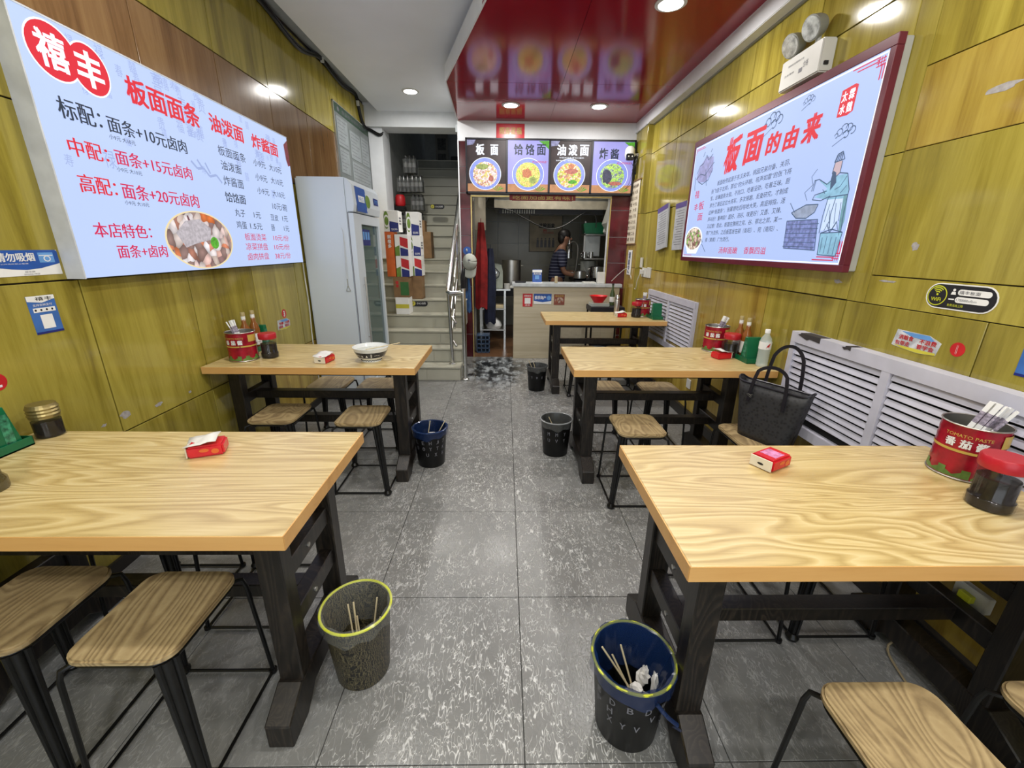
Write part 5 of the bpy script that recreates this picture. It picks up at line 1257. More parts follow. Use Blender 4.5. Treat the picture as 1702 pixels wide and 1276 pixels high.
# cartons stacked behind the fridge on the stairs
def carton(lab, loc, w, d, h, mats, patt=0, name='drinks_carton'):
    t = thing(name, lab, 'carton', loc, 0, 'cartons stacked on the stairs')
    obj('box', MB().box(-w/2, w/2, -d/2, d/2, 0, h), mats[0], t, bevel=.002, seg=1)
    q = onB(-d/2-.001)
    if patt == 1:
        obj('blue_panel', poly(q, [(-w*.12, .0), (w/2, .0), (w/2, h*.42), (-w*.12, h*.50)]), BLUED, t)
        obj('green_panel', disc(q, -w*.32, h*.55, w*.18, h*.42, 20), GREENPR, t)
        obj('white_ring', disc(onB(-d/2-.0015), -w*.30, h*.5, w*.2, h*.3, 20, r0=.7), WHITEI, t)
        q2 = lambda u, v: (w/2+.001, u, v); m = MB()
        for k in range(3): rect(q2, -.06, .04, h*.35+.03*k, h*.35+.018+.03*k, m)
        obj('side_print', m, INKG, t); tm = MB(); text(tm, '饮料', onB(-d/2-.002), -w*.02, w*.42, h*.06, h*.16, .02); obj('lettering', tm, WHITEI, t)
    elif patt == 2:
        obj('red_panel', poly(q, [(-w*.1, h*.5), (w/2, h*.35), (w/2, h*.8), (-w*.1, h*.9)]), REDI, t); obj('blue_panel', poly(q, [(-w*.1, 0), (w/2, 0), (w/2, h*.3), (-w*.1, h*.4)]), BLUED, t)
        obj('green_panel', poly(q, [(-w/2, 0), (-w*.15, 0), (-w*.15, h*.5), (-w/2, h*.4)]), GREENPR, t)
    elif patt == 3:
        tm = MB(); vtext(tm, '鲜橙多', q, -w*.2, h*.93, w*.42, .05, 1.2); obj('lettering', tm, WHITEI, t)
    elif patt == 4:
        obj('band', rect(q, -w/2, w/2, h*.35, h*.6), YELLOWP, t)
    elif patt == 5:
        obj('green_panel', rect(q, -w*.05, w/2, h*.1, h*.75), plain('carton green', (.03, .13, .03), .5) if 'carton green' not in MATS else MATS['carton green'], t); tm = MB(); vtext(tm, '酸枣', q, -w*.35, h*.8, w*.2, .05); obj('lettering', tm, REDI, t)
    return t
yb = 5.24
carton('white carton with yellow band low behind the fridge', (-1.235, yb, .631), .16, .2, .20, [PAPER, ], 4)
carton('brown and green carton above yellow-banded one', (-1.235, yb, .832), .18, .2, .24, [KRAFT], 5)
carton('bright orange carton standing upright behind fridge door', (-1.335, yb, 1.073), .10, .2, .50, [ORANGEP], 3)
carton('white drinks carton beside orange carton, lower', (-1.20, yb, 1.073), .15, .2, .235, [PAPER], 2)
carton('white drinks carton beside orange carton, upper', (-1.20, yb, 1.309), .15, .2, .235, [PAPER], 2)
carton('blue-and-green drinks carton left in second row', (-1.30, yb, 1.574), .165, .2, .225, [PAPER], 1)
zt = 1.07
carton('red-and-blue carton low in right-hand column', (-1.09, yb+.215, zt), .14, .2, .235, [PAPER], 2)
carton('blue-and-green carton second from top in right-hand column', (-1.09, yb+.215, zt+.236), .14, .2, .235, [PAPER], 1)
carton('blue-and-green carton topmost in right-hand column', (-1.10, yb+.215, zt+.472), .15, .2, .26, [PAPER], 1)
carton('plain brown carton under right-hand column', (-1.10, yb+.215, .79), .14, .2, .279, [KRAFT], 0)
carton('brown cardboard box behind drinks cartons on the stairs', (-1.09, 6.06, 1.262), .20, .2, .34, [KRAFT], 0, 'cardboard_box')
carton('small brown box on top of brown cardboard box', (-1.13, 6.06, 1.603), .12, .16, .14, [KRAFT], 0, 'cardboard_box')
rb_ = thing('red_bag', 'red plastic bag on bottle packs in dark stairwell', 'bag', (-1.49, 6.50, 1.955)); obj('bag_body', MB().lathe([(.06, 0), (.075, .02), (.07, .12), (.05, .15)], n=12), REDI, rb_, smooth=True)
# shrink-wrapped bottle packs
wpk = None
PETB = plain('dark water bottle', (.035, .035, .035), .12, var=.5, scale=30)
for i, (x, y, z) in enumerate([(-1.43, 6.52, 1.42), (-1.26, 6.52, 1.42), (-1.43, 6.52, 1.66), (-1.26, 6.52, 1.66), (-1.24, 6.52, 1.90), (-1.40, 6.52, 2.14) if False else (-1.24, 6.52, 2.14), (-1.42, 6.52, 2.14) if False else (-1.42, 6.54, 2.14), (-1.32, 6.53, 2.38)]):
    lab = 'shrink-wrapped bottle pack in dark stairwell, '+['bottom left', 'bottom right', 'second layer left', 'second layer right', 'third layer right', 'fourth layer right', 'fourth layer left beside the wall', 'topmost of all'][i]
    if wpk is None:
        wpk = thing('bottle_pack', lab, 'bottle pack', (x, y, z), 0, 'bottle packs in the stairwell')
        me = None
        for a in range(3):
            for b in range(3):
                px, py = -.056+.056*a, -.056+.056*b
                if me is None:
                    me = obj('bottle', MB().lathe([(.024, 0), (.027, .01), (.025, .06), (.027, .1), (.025, .15), (.012, .19), (.011, .215)], n=10), PETB, wpk, smooth=True, loc=(px, py, 0))
                    first = me
                else: c = me.copy(); COL.objects.link(c); c.parent = wpk; c.location = (px, py, 0)
                if b == 0: obj('bottle_label', MB().lathe([(.0275, .07), (.0275, .12)], (px, py, 0), 10, cap0=False, cap1=False), plain('dim label', (.16, .16, .16), .4) if 'dim label' not in MATS else MATS['dim label'], wpk)
        obj('film', MB().box(-.088, .088, -.088, .088, 0, .175), LINER, wpk)
    else: dup(wpk, (x, y, z), 0, lab)
ss = thing('storage_crate', 'dark crate under the bottle packs on the stairs', 'crate', (-1.345, 6.53, 1.262)); obj('crate_body', MB().box(-.19, .19, -.10, .1, 0, .157), DARKPL, ss)
ss2 = thing('storage_crate', 'dark crate between bottle packs and red bag', 'crate', (-1.49, 6.50, 1.90)); obj('crate_body', MB().box(-.07, .07, -.07, .07, 0, .053), DARKPL, ss2)
# landing items
t = thing('picture_board', 'narrow board with two pictures on stair landing', 'board', (-1.225, 9.1, 2.836)); obj('board', MB().box(-.12, .12, 0, .02, 0, .62), plain('dim beige board', (.22, .21, .18), .6), t)
for z in (.08, .34): obj('picture', MB().box(-.08, .08, -.002, 0, z, z+.2), plain('dim picture %d' % int(z*100), (.06, .06, .055), .5, var=.7, scale=30), t)
t = thing('speaker_box', 'dark box on the stair landing beside picture board', 'box', (-.93, 9.1, 2.836)); obj('cabinet', MB().box(-.13, .13, 0, .2, 0, .24), INK, t, bevel=.01); obj('grille', MB().tube([(.04, -.001, .12), (.04, -.006, .12)], .035, 16), INKG, t)

# ================================================================== NOTICE BOARD ON LEFT WALL
nb = thing('notice_board', 'green-headed notice board of certificates above the fridge', 'notice board', (LX, 5.56, 2.06))
obj('board', MB().box(0, .012, -.64, .49, 0, .74), plain('dim grey board', (.15, .17, .17), .35, var=.08), nb, bevel=.002, seg=1)
m1 = lambda o: (lambda u, v: (.0125+o, u, v))
obj('green_header', MB().box(.012, .0135, -.64, .49, .66, .74), plain('dark green print', (.02, .055, .03), .4), nb)
tm = MB(); text(tm, '食品安全信息公示栏', m1(.002), -.42, .40, .68, .72, .02); disc(m1(.002), -.52, .70, .03, .022, mb=tm); obj('lettering', tm, INKG, nb)
for i, (a, b, c, d, mt) in enumerate(((-.60, -.28, .36, .63, INKG), (-.58, -.30, .10, .34, PAPER), (-.22, .12, .30, .58, PAPER), (.16, .46, .30, .60, PAPER), (-.22, .46, .03, .27, PAPER))):
    s_ = obj('certificate', MB().box(.012, .0145, a, b, c, d), plain('dim certificate', (.24, .27, .28), .4, var=.12) if 'dim certificate' not in MATS else MATS['dim certificate'], nb)
    m = MB()
    for k in range(int((d-c)/.035)): stroke(m1(.0025), [(a+.03, d-.03-.035*k), (b-.03-.05*(k % 3), d-.03-.035*k)], .006, m)
    obj('certificate_text', m, INKG, s_)
obj('aluminium_frame', MB().box(0, .016, -.65, -.64, 0, .75).box(0, .016, -.65, .5, .74, .75).box(0, .016, .49, .5, 0, .75), BRUSH, nb)

# cables along the left wall top
cbl = thing('wall_cable', 'thick black cable run clipped along top of left wall', 'cable', (-1.74, 5.0, 3.0))
pts = [(-1.735, 3.2, 3.05), (-1.735, 3.7, 3.045), (-1.735, 4.05, 2.99), (-1.735, 4.3, 2.985), (-1.735, 4.6, 3.06), (-1.735, 4.75, 3.075), (-1.735, 5.0, 3.045), (-1.735, 5.3, 3.03), (-1.735, 5.6, 3.07), (-1.735, 5.70, 3.04), (-1.735, 5.75, 2.95), (-1.735, 5.80, 2.86), (-1.735, 5.9, 2.80), (-1.735, 6.02, 2.80), (-1.70, 6.04, 2.79), (-1.60, 6.035, 2.74), (-1.55, 6.035, 2.76)]
def smoothp(pts, n=4):
    pts = [Vector(p) for p in pts]; out = []
    for i in range(len(pts)-1):
        p0 = pts[max(0, i-1)]; p1 = pts[i]; p2 = pts[i+1]; p3 = pts[min(len(pts)-1, i+2)]
        for k in range(n):
            t = k/n; out.append(.5*((2*p1)+(-p0+p2)*t+(2*p0-5*p1+4*p2-p3)*t*t+(-p0+3*p1-3*p2+p3)*t**3))
    return out+[pts[-1]]
o_ = Vector((-1.74, 5.0, 3.0))
obj('cable_strand', MB().tube([p-o_ for p in smoothp(pts)], .014, 8), CABLE, cbl, smooth=True)
obj('cable_strand', MB().tube([p-o_+Vector((.008, .01, .018)) for p in smoothp(pts)], .009, 6), CABLE, cbl, smooth=True)
obj('clip', MB().box(.0, .03, -.29, -.27, .05, .10).box(.0, .03, .69, .71, -.03, .02), PLASTW, cbl)
cc = obj('power_cord', MB().tube(smoothp([(-1.742, 3.80, 1.50), (-1.74, 3.79, 1.2), (-1.74, 3.80, .9), (-1.742, 3.78, .6), (-1.742, 3.80, .2)]), .005, 6), CABLEW, None, smooth=True, label='pale power cord hanging between sign and fridge', cat='cord')

# ================================================================== PAPERS, SCROLL, SOCKETS ON THE RIGHT
def bookl(y0, y1, z0, z1, lab, tilt):
    t = thing('wall_leaflet', lab, 'leaflet', (RX-.002, (y0+y1)/2, z0), 0)
    t.rotation_euler = (tilt, 0, 0); w = (y1-y0)/2; h = z1-z0
    obj('sheet', MB().box(-.03, -.012, -w, w, 0, h), plain('pale leaflet paper', (.42, .44, .47), .6) if 'pale leaflet paper' not in MATS else MATS['pale leaflet paper'], t, bevel=.002, seg=1)
    obj('backing_clip', MB().box(-.012, 0, -.02, .02, h-.03, h-.005), INK, t)
    m = MB(); q = lambda u, v: (-.0305, u, v)
    for k in range(14): stroke(q, [(-w+.03, h-.07-.022*k), (w-.03-.02*(k % 3), h-.07-.022*k)], .005, m)
    obj('print', m, INKG, t)
    obj('purple_header', MB().box(-.0312, -.0295, -w, w, h-.045, h), plain('purple print', (.10, .07, .25), .5) if 'purple print' not in MATS else MATS['purple print'], t)
bookl(4.30, 4.58, 1.415, 1.825, 'purple-headed leaflet hung askew, farther of the two', radians(-8))
bookl(3.90, 4.14, 1.41, 1.815, 'purple-headed leaflet hung beside the story sign', radians(-2))
sc = thing('price_scroll', 'cream hanging scroll listing prices beside kitchen opening', 'scroll', (1.53, 5.42, 1.47))
obj('paper', MB().box(-.006, -.003, -.22, .24, .0, .70), CREAMP, sc)
obj('rod', MB().tube([(-.006, -.24, .0), (-.006, .26, .0)], .009, 8).tube([(-.006, -.24, .70), (-.006, .26, .70)], .009, 8), KRAFT, sc)
tm = MB(); q = lambda u, v: (-.0075, -u, v)
for i, s in enumerate(['凉菜单价表', '花生米 八元', '拍黄瓜 八元', '皮蛋 十元', '豆皮   六元', '土豆丝 八元', '牛肉 三八元', '猪耳 二八元', '卤鸡蛋 二元', '啤酒  五元']): text(tm, s, q, -.19, .17, .62-.065*i, .66-.065*i, .02)
obj('lettering', tm, plain('brown brush ink', (.07, .03, .015), .6), sc)
t = thing('seasoning_strip', 'white paper strip with blue writing below price scroll', 'notice', (1.53, 5.34, 1.11)); obj('paper', MB().box(-.004, -.002, -.08, .09, 0, .29), PAPER, t)
tm = MB(); vtext(tm, '调料区', q, -.05, .265, .075, .03, 1.1); obj('lettering', tm, plain('blue marker', (.04, .07, .2), .6), t)
so = thing('socket_cluster', 'white wall sockets with plugs beside kitchen counter', 'socket', (RX, 4.93, 1.16))
obj('plate', MB().box(-.012, 0, -.20, -.08, -.05, .06).box(-.012, 0, -.07, .10, -.05, .05), PLASTW, so, bevel=.002, seg=1)
obj('plug', MB().box(-.045, -.012, .02, .07, -.02, .03).box(-.035, -.012, .08, .12, .05, .16), PLASTW, so, bevel=.003, seg=1)
obj('plug_cord', MB().tube(smoothp([(-.04, .045, .0), (-.06, .08, -.10), (-.05, .14, -.2), (-.05, .25, -.16), (-.10, .38, .02), (-.16, .5, -.04), (-.24, .56, -.14)]), .004, 6), CABLEW, so, smooth=True)
t = thing('low_socket', 'small white socket low on right wall under middle table', 'socket', (RX, 3.44, .27)); obj('plate', MB().box(-.008, 0, -.035, .04, 0, .08), PLASTW, t, bevel=.002, seg=1)
t = thing('low_socket', 'white plug box low on wall under right front table', 'socket', (1.54, 1.06, .36)); obj('plate', MB().box(-.03, -.004, -.05, .05, -.03, .03), PLASTW, t, bevel=.003, seg=1); obj('plug', MB().box(-.05, -.03, -.02, .02, -.015, .012), YELLINE, t, bevel=.003, seg=1)
obj('floor_cable', MB().tube(smoothp([(1.50, 1.15, .10), (1.44, 1.17, .02), (1.40, 1.08, .008), (1.37, .9, .008), (1.39, .75, .008), (1.44, .6, .008), (1.48, .35, .008)]), .004, 6), plain('tan cable', (.30, .24, .14), .5), None, smooth=True, label='tan cable trailing on the floor under right front table', cat='cable')
# security camera with wires
sc = thing('security_camera', 'white security camera with loose wires beside dish boards', 'security camera', (1.43, 5.40, 2.36))
obj('housing', MB().lathe([(.0, .02), (.04, .03), (.058, .08), (.055, .14), (.03, .17), (0, .175)], n=20, cap0=False, cap1=False), PLASTW, sc, smooth=True)
obj('lens_block', MB().cbox((-.01, -.055, .05), (.085, .04, .07)), LENS, sc, bevel=.008)
m = MB()
for dx in (-.02, .02): m.tube([(dx-.01, -.075, .055), (dx-.01, -.078, .055)], .007, 10)
obj('led', m, PLASTW, sc)
obj('bracket', MB().box(.03, .10, .0, .03, .07, .10), PLASTW, sc)
m = MB()
for k in range(5):
    rnd = random.Random(k); m.tube(smoothp([(.05, -.02, .05), (.08+rnd.uniform(-.02, .01), -.05, .03+rnd.uniform(-.05, .05)), (.06+rnd.uniform(-.03, .03), -.04, -.04+rnd.uniform(-.05, .02)), (.08, -.03, -.1+rnd.uniform(-.1, .05)), (.07+rnd.uniform(-.05, .02), -.02, .0)]), .003, 5)
m.tube(smoothp([(.06, -.01, .0), (.02, -.03, -.2), (-.02, -.02, -.28), (.06, -.06, -.2)]), .0025, 5)
obj('wire', m, CABLE, sc, smooth=True)
# ================================================================== KITCHEN COUNTER AND ITS THINGS
ct = thing('counter', 'pale wood service counter with grey top before kitchen', 'counter', (.79, 5.6, 0))
obj('front_board', MB().box(-.675, .48, -.12, .12, 0, .945).box(.48, .68, -.12, -.06, 0, .945), KCOUNT, ct, bevel=.002, seg=1)
obj('worktop', MB().box(-.695, .49, -.155, .16, .945, .985).box(.49, .70, -.155, -.058, .945, .985), plain('grey white worktop', (.50, .53, .54), .3), ct, bevel=.004)
obj('door_panel', MB().box(-.13, .30, -.126, -.12, .10, .44), plain('counter door', (.38, .34, .25), .4), ct, bevel=.001, seg=1)
def sticker_c(x0, x1, z0, z1, lab, mt, kind):
    t = thing('counter_sticker', lab, 'sticker', ((x0+x1)/2, 5.479, (z0+z1)/2)); w = (x1-x0)/2; h = (z1-z0)/2
    obj('plate', MB().box(-w, w, -.0015, 0, -h, h), mt, t)
    q = onB(-.0022)
    if kind == 0:
        obj('white_box', rect(q, -w*.6, w*.6, -h*.55, h*.35), PAPER, t); tm = MB(); text(tm, '扫码支付', q, -w*.7, w*.7, h*.5, h*.8, .02); text(tm, '收款', q, -w*.5, w*.5, -h*.9, -h*.65, .02); obj('lettering', tm, WHITEI, t)
    if kind == 1:
        obj('white_footer', poly(q, [(-w, -h), (w, -h), (w, -h*.4), (0, -h*.65), (-w, -h*.4)]), PAPER, t); tm = MB(); text(tm, '推荐商户', q, -w*.9, w*.35, -h*.1, h*.6, .03); obj('lettering', tm, WHITEI, t); obj('icon', disc(q, w*.7, h*.2, h*.4, h*.45), BLUEL, t)
    if kind == 2:
        obj('food_print', disc(q, 0, -h*.15, w*.8, h*.6), FOODP, t); tm = MB(); text(tm, '诚信经营', q, -w*.8, w*.8, h*.5, h*.85, .02); obj('lettering', tm, GOLD, t)
sticker_c(.230, .357, .69, .855, 'red payment code sticker on counter front', REDI, 0)
sticker_c(.372, .60, .725, .855, 'blue and white sticker on counter front', BLUEP, 1)
sticker_c(.632, .77, .715, .85, 'brown food picture sticker on counter front', plain('brown red print', (.22, .06, .04), .5), 2)
CZ = .986
t = thing('code_stand', 'blue payment card stand on the counter', 'card stand', (.412, 5.55, CZ)); obj('card', MB().cbox((0, 0, .085), (.12, .012, .16), rx=radians(-8)), BLUEP, t, bevel=.002, seg=1); obj('white_header', MB().cbox((0, -.008, .145), (.12, .004, .03), rx=radians(-8)), PAPER, t); obj('white_code_box', MB().cbox((0, -.0115, .07), (.05, .003, .05), rx=radians(-8)), BLUEL, t); obj('base', MB().box(-.07, .07, -.04, .04, 0, .008), PAPER, t)
tm = MB(); text(tm, '支付宝', lambda u, v: (u, -.0185+v*.14, .102+v), -.05, .05, 0, .022, .03); obj('lettering', tm, WHITEI, t)
t = thing('phone', 'black phone lying on counter left end', 'phone', (.20, 5.55, CZ)); obj('body', MB().box(-.07, .07, -.04, .04, 0, .02), INK, t, bevel=.005)
t = thing('toothpick_cup', 'small toothpick cup on the counter', 'cup', (.655, 5.52, CZ)); obj('cup', MB().lathe([(.024, 0), (.026, .07)], n=16), GLASS, t, smooth=True); obj('toothpicks', MB().lathe([(.018, .005), (.02, .085)], n=8), STICK, t)
t = thing('napkin_box', 'white napkin box at right end of counter', 'napkin box', (1.235, 5.55, CZ)); obj('box', MB().box(-.05, .045, -.04, .04, 0, .14), PLASTW, t, bevel=.005)
t = thing('white_tray', 'flat white tray on the counter beside napkin box', 'tray', (1.08, 5.55, CZ)); obj('tray', MB().box(-.08, .08, -.05, .05, 0, .02), PLASTW, t, bevel=.004)
# side rack with basket beside the counter
t = thing('side_cart', 'small black cart against counter behind farthest table', 'cart', (1.21, 5.1, 0)); obj('top', MB().box(-.20, .20, -.16, .16, .70, .76), INK, t, bevel=.006)
for sx in (-1, 1):
    for sy in (-1, 1): obj('leg', MB().tube([(sx*.18, sy*.14, 0), (sx*.18, sy*.14, .70)], .012, 8), BLACKM, t)
obj('shelf', MB().box(-.19, .19, -.15, .15, .3, .32), INK, t)
t = thing('red_basket', 'red slotted plastic bowl on the side cart', 'basket', (1.12, 5.08, .80)); obj('basket', MB().lathe([(.055, 0), (.06, .01), (.105, .075), (.108, .08), (.10, .078), (.055, .015), (0, .012)], n=24, cap1=False), plain('bright red plastic', (.60, .01, .015), .35), t, smooth=True)
t = thing('clear_box', 'clear plastic food box under red bowl', 'box', (1.13, 5.08, .761)); obj('box', MB().box(-.11, .11, -.08, .08, 0, .038), WATERB, t, bevel=.004)
t = thing('green_bottle', 'dark green bottle standing on the side cart', 'bottle', (1.30, 5.15, .761)); obj('glass_body', MB().lathe([(.03, 0), (.03, .13), (.012, .19), (.012, .24)], n=16), plain('green bottle glass', (.05, .08, .03), .15), t, smooth=True); obj('cap', MB().lathe([(.014, .24), (.014, .255)], n=12), INK, t); obj('label', MB().lathe([(.0305, .04), (.0305, .1)], n=16, cap0=False, cap1=False), PAPER, t)
t = thing('thermos', 'slim steel thermos flask on the farthest table', 'thermos', (1.185, 4.47, .7505)); obj('flask', MB().lathe([(.024, 0), (.026, .005), (.026, .14), (.021, .155)], n=20), BRUSH, t, smooth=True); obj('cap', MB().lathe([(.021, .155), (.022, .20), (.019, .205)], n=20), STEEL, t, smooth=True)
t = thing('blue_white_bin', 'pale blue plastic tub under the side cart', 'tub', (1.22, 5.10, 0)); obj('tub', MB().lathe([(.12, .0), (.135, .28), (.14, .285), (.13, .28), (.115, .01)], n=4, cap1=True), plain('pale blue plastic', (.38, .46, .58), .4), t)
# ================================================================== INSIDE THE KITCHEN
t = thing('extractor_hood', 'stainless extractor hood hung inside kitchen', 'extractor hood', (.66, 6.75, 1.95))
obj('hood_front', MB().box(-.82, .83, -.16, -.14, 0, .11), plain('warm hood steel', (.62, .56, .44), .5, .35), t); obj('canopy', MB().prism([(-.14, .0), (.6, .0), (.6, .77), (.2, .77), (-.14, .12)], -.82, .83, 'YZ'), BRUSH, t)
obj('filter_rail', MB().box(-.76, .78, -.12, -.10, -.07, 0), INK, t)
m = MB()
for k in range(14): m.box(-.70+.035*k, -.685+.035*k, -.125, -.12, -.06, -.01)
obj('vent_slot', m, GREYM, t)
t = thing('kitchen_poster', 'beige noodle poster on kitchen back wall', 'poster', (.73, 8.035, 1.35)); obj('sheet', MB().box(-.29, .29, -.004, 0, 0, .60), POSTP, t)
tm = MB(); text(tm, '这碗面来', onB(-.006), -.13, .16, .40, .48, .04); obj('lettering', tm, INK, t)
tm = MB(); text(tm, 'NOODLES', onB(-.006), -.05, .14, .31, .34, .02); text(tm, '美味', onB(-.006), -.05, .02, .34, .38, .03); obj('red_lettering', tm, REDI, t)
m = MB()
for k in range(5): disc(onB(-.006), -.14+.07*k, .22, .014, .016, 10, mb=m); poly(onB(-.006), [(-.165+.07*k, .07), (-.115+.07*k, .07), (-.12+.07*k, .20), (-.16+.07*k, .20)], m)
obj('figures_print', m, INKG, t)
t = thing('poster_frame_strip', 'dark edge strip of the kitchen poster', 'frame', (.73, 8.035, 1.35)); obj('strip', MB().box(-.30, -.29, -.008, 0, -.01, .61).box(.29, .30, -.008, 0, -.01, .61).box(-.3, .3, -.008, 0, -.01, 0), INK, t)
def pot(lab, loc, r, h, name='stock_pot', mt=STEEL):
    t = thing(name, lab, 'pot', loc); obj('pot_body', MB().lathe([(r, 0), (r, h), (r+.006, h+.003), (r-.004, h), (r-.004, .01)], n=28, cap1=True), mt, t, smooth=True)
    obj('handle', MB().tube([(r, -.03, h*.8), (r+.03, -.02, h*.8), (r+.03, .02, h*.8), (r, .03, h*.8)], .006, 6).tube([(-r, -.03, h*.8), (-r-.03, -.02, h*.8), (-r-.03, .02, h*.8), (-r, .03, h*.8)], .006, 6), mt, t); return t
pot('large stainless stock pot left of centre in kitchen', (.10, 6.7, .83), .145, .40, mt=BRUSH)
pot('darker stock pot left behind the noodle machine', (-.14, 6.95, .83), .14, .34, mt=GREYM)
t = thing('pot_stand', 'dark stand under the stock pots in kitchen', 'stand', (.0, 6.8, 0)); obj('stand_body', MB().box(-.32, .30, -.2, .3, .70, .83), INK, t)
for sx in (-.28, .26): obj('leg', MB().box(sx-.02, sx+.02, -.18, -.14, 0, .70).box(sx-.02, sx+.02, .2, .24, 0, .7), INK, t)
# noodle machine on a steel table
t = thing('steel_table', 'small stainless table with lower shelves inside kitchen', 'table', (-.12, 6.15, 0)); obj('top', MB().box(-.24, .20, -.14, .2, .835, .86), STEEL, t, bevel=.003, seg=1)
for sx in (-.22, .12):
    for sy in (-.12, .18): obj('leg', MB().box(sx-.014, sx+.014, sy-.014, sy+.014, 0, .835), STEEL, t)
for z in (.57, .27): obj('shelf', MB().box(-.235, .13, -.135, .19, z, z+.018), BRUSH, t)
t = thing('chopping_board', 'wooden board on middle shelf of steel table', 'board', (-.17, 6.12, .589)); obj('board', MB().box(-.15, .15, -.1, .1, 0, .045), STICK, t, bevel=.006)
t = thing('flour_sack', 'crumpled sacks on lower shelf of steel table', 'sack', (-.16, 6.13, .289)); obj('sack_body', MB().lathe([(.10, 0), (.12, .04), (.10, .10), (.04, .15)], n=10), PAPER, t, smooth=True)
t = thing('noodle_machine', 'pale green noodle rolling machine on steel table', 'machine', (-.16, 6.12, .861))
obj('side_plate', MB().prism([(-.13, 0), (-.15, .20), (-.05, .32), (.03, .34), (.11, .32), (.13, .24), (.13, 0)], -.07, -.02, 'XZ'), plain('pale machine enamel', (.30, .33, .27), .4), t, bevel=.008)
obj('body', MB().prism([(-.11, .02), (-.11, .18), (.0, .29), (.11, .27), (.11, .02)], -.02, .12, 'XZ'), BRUSH, t)
obj('wheel', MB().tube([(.03, -.07, .22), (.03, -.085, .22)], .055, 24), GREYM, t, smooth=True); obj('hub', MB().tube([(.03, -.085, .22), (.03, -.095, .22)], .018, 16), STEEL, t)
m = MB(); m.tube([(.085, -.09, .22), (.03, -.09, .28), (-.03, -.09, .22), (-.08, -.09, .06)], .005, 5); m.tube([(.085, -.09, .22), (.07, -.09, .16), (-.08, -.09, .06)], .005, 5); obj('belt', m, INK, t)
obj('hopper', MB().cbox((-.10, .02, .40), (.16, .14, .008), ry=radians(35)), STEEL, t)
t = thing('white_cup', 'small white cup on the steel table', 'cup', (.03, 6.05, .861)); obj('cup', MB().lathe([(.035, 0), (.045, .07)], n=16), PLASTW, t, smooth=True)
t = thing('metal_dish', 'shallow stack of dishes on steel table corner', 'dish', (.04, 6.18, .861)); obj('dish', MB().box(-.05, .10, -.05, .06, 0, .03), PLASTW, t, bevel=.005)
t = thing('blue_crate', 'blue mesh crate on kitchen floor by doorway', 'crate', (-.30, 5.86, .004)); m = MB()
for z in (0, .06, .12, .18, .235): m.box(-.09, .09, -.1, .1, z, z+.012)
for sx in (-.09, -.03, .03, .08): m.box(sx, sx+.01, -.1, -.09, 0, .24)
obj('crate_body', m, plain('steel blue plastic', (.05, .09, .16), .4), t)
# hanging clothes at the left jamb
def cloth(name, lab, cat, x0, x1, y, z0, z1, mat, seed=0, depth=.06):
    rnd = random.Random(seed); g = []
    for i in range(13):
        v = i/12; row = []
        for j in range(25):
            a = 2*pi*j/24; k = .45+.55*min(1, v*2.5)
            w_ = (x1-x0)/2*k*(1+.08*sin(3*a+seed+v*3)); d_ = depth*k*(1+.25*sin(5*a+seed*2+v*2))
            row.append((w_*cos(a), d_*sin(a), -(z1-z0)*v+(0 if i < 12 else .02*sin(4*a+seed))))
        g.append(row)
    t = thing(name, lab, cat, ((x0+x1)/2, y, z1)); obj('cloth_body', MB().sheet(g), mat, t, smooth=True)
    obj('hook_loop', MB().tube([(0, 0, 0), (0, .01, .03), (0, .03, .05)], .004, 6), mat, t); return t
cloth('red_jacket', 'red jacket hanging inside the left kitchen jamb', 'jacket', -.40, -.235, 5.84, .62, 1.72, CLOTHR, 1)
cloth('navy_apron', 'navy clothes hanging beside the red jacket', 'apron', -.28, -.12, 5.93, .40, 1.40, CLOTHN, 2)
cloth('blue_towel', 'blue towel hanging under the cap on tiled jamb', 'towel', -.515, -.43, 5.49, .62, 1.10, CLOTHB, 3, .025)
cloth('black_bag', 'black cloth bag hanging behind the cap', 'bag', -.56, -.47, 5.47, .88, 1.16, INK, 4, .03)
t = thing('coat_hook', 'round blue hook on the maroon tile jamb', 'hook', (-.475, 5.545, 1.35)); obj('hook_disc', MB().tube([(0, 0, .02), (0, -.02, .02)], .05, 20), BLUEP, t, smooth=True); obj('peg', MB().tube([(0, -.02, .02), (0, -.07, .02), (0, -.08, .04)], .008, 8), PLASTW, t)
t = thing('baseball_cap', 'pale grey-green baseball cap hanging on blue hook', 'cap', (-.44, 5.44, 1.24))
g = []
for i in range(9):
    th = pi/2*i/8; g.append([(.09*cos(th)*cos(2*pi*j/24), .10*sin(th)*1.0-.03, .10*cos(th)*sin(2*pi*j/24)) for j in range(25)])
g2 = [[(x, -y, z) for x, y, z in row] for row in g]
obj('crown', MB().sheet(g2), CAPW, t, smooth=True, solid=.002)
g = []
for i in range(6):
    v = i/5; g.append([(.085*cos(pi*j/16)*(1-.12*v), .025-.02*v+.03*(1-sin(pi*j/16))*0, -.045-.10*v-.055*sin(pi*j/16)) for j in range(17)])
obj('brim', MB().sheet(g), CAPW, t, smooth=True, solid=.004)
tm = MB(); text(tm, 'NY', lambda u, v: (u, -.074, v+.02), -.022, .022, -.015, .02, .02) if False else disc(lambda u, v: (u, -.0745, v), 0, .02, .018, .012, 14, mb=tm); obj('emblem', tm, INKG, t)
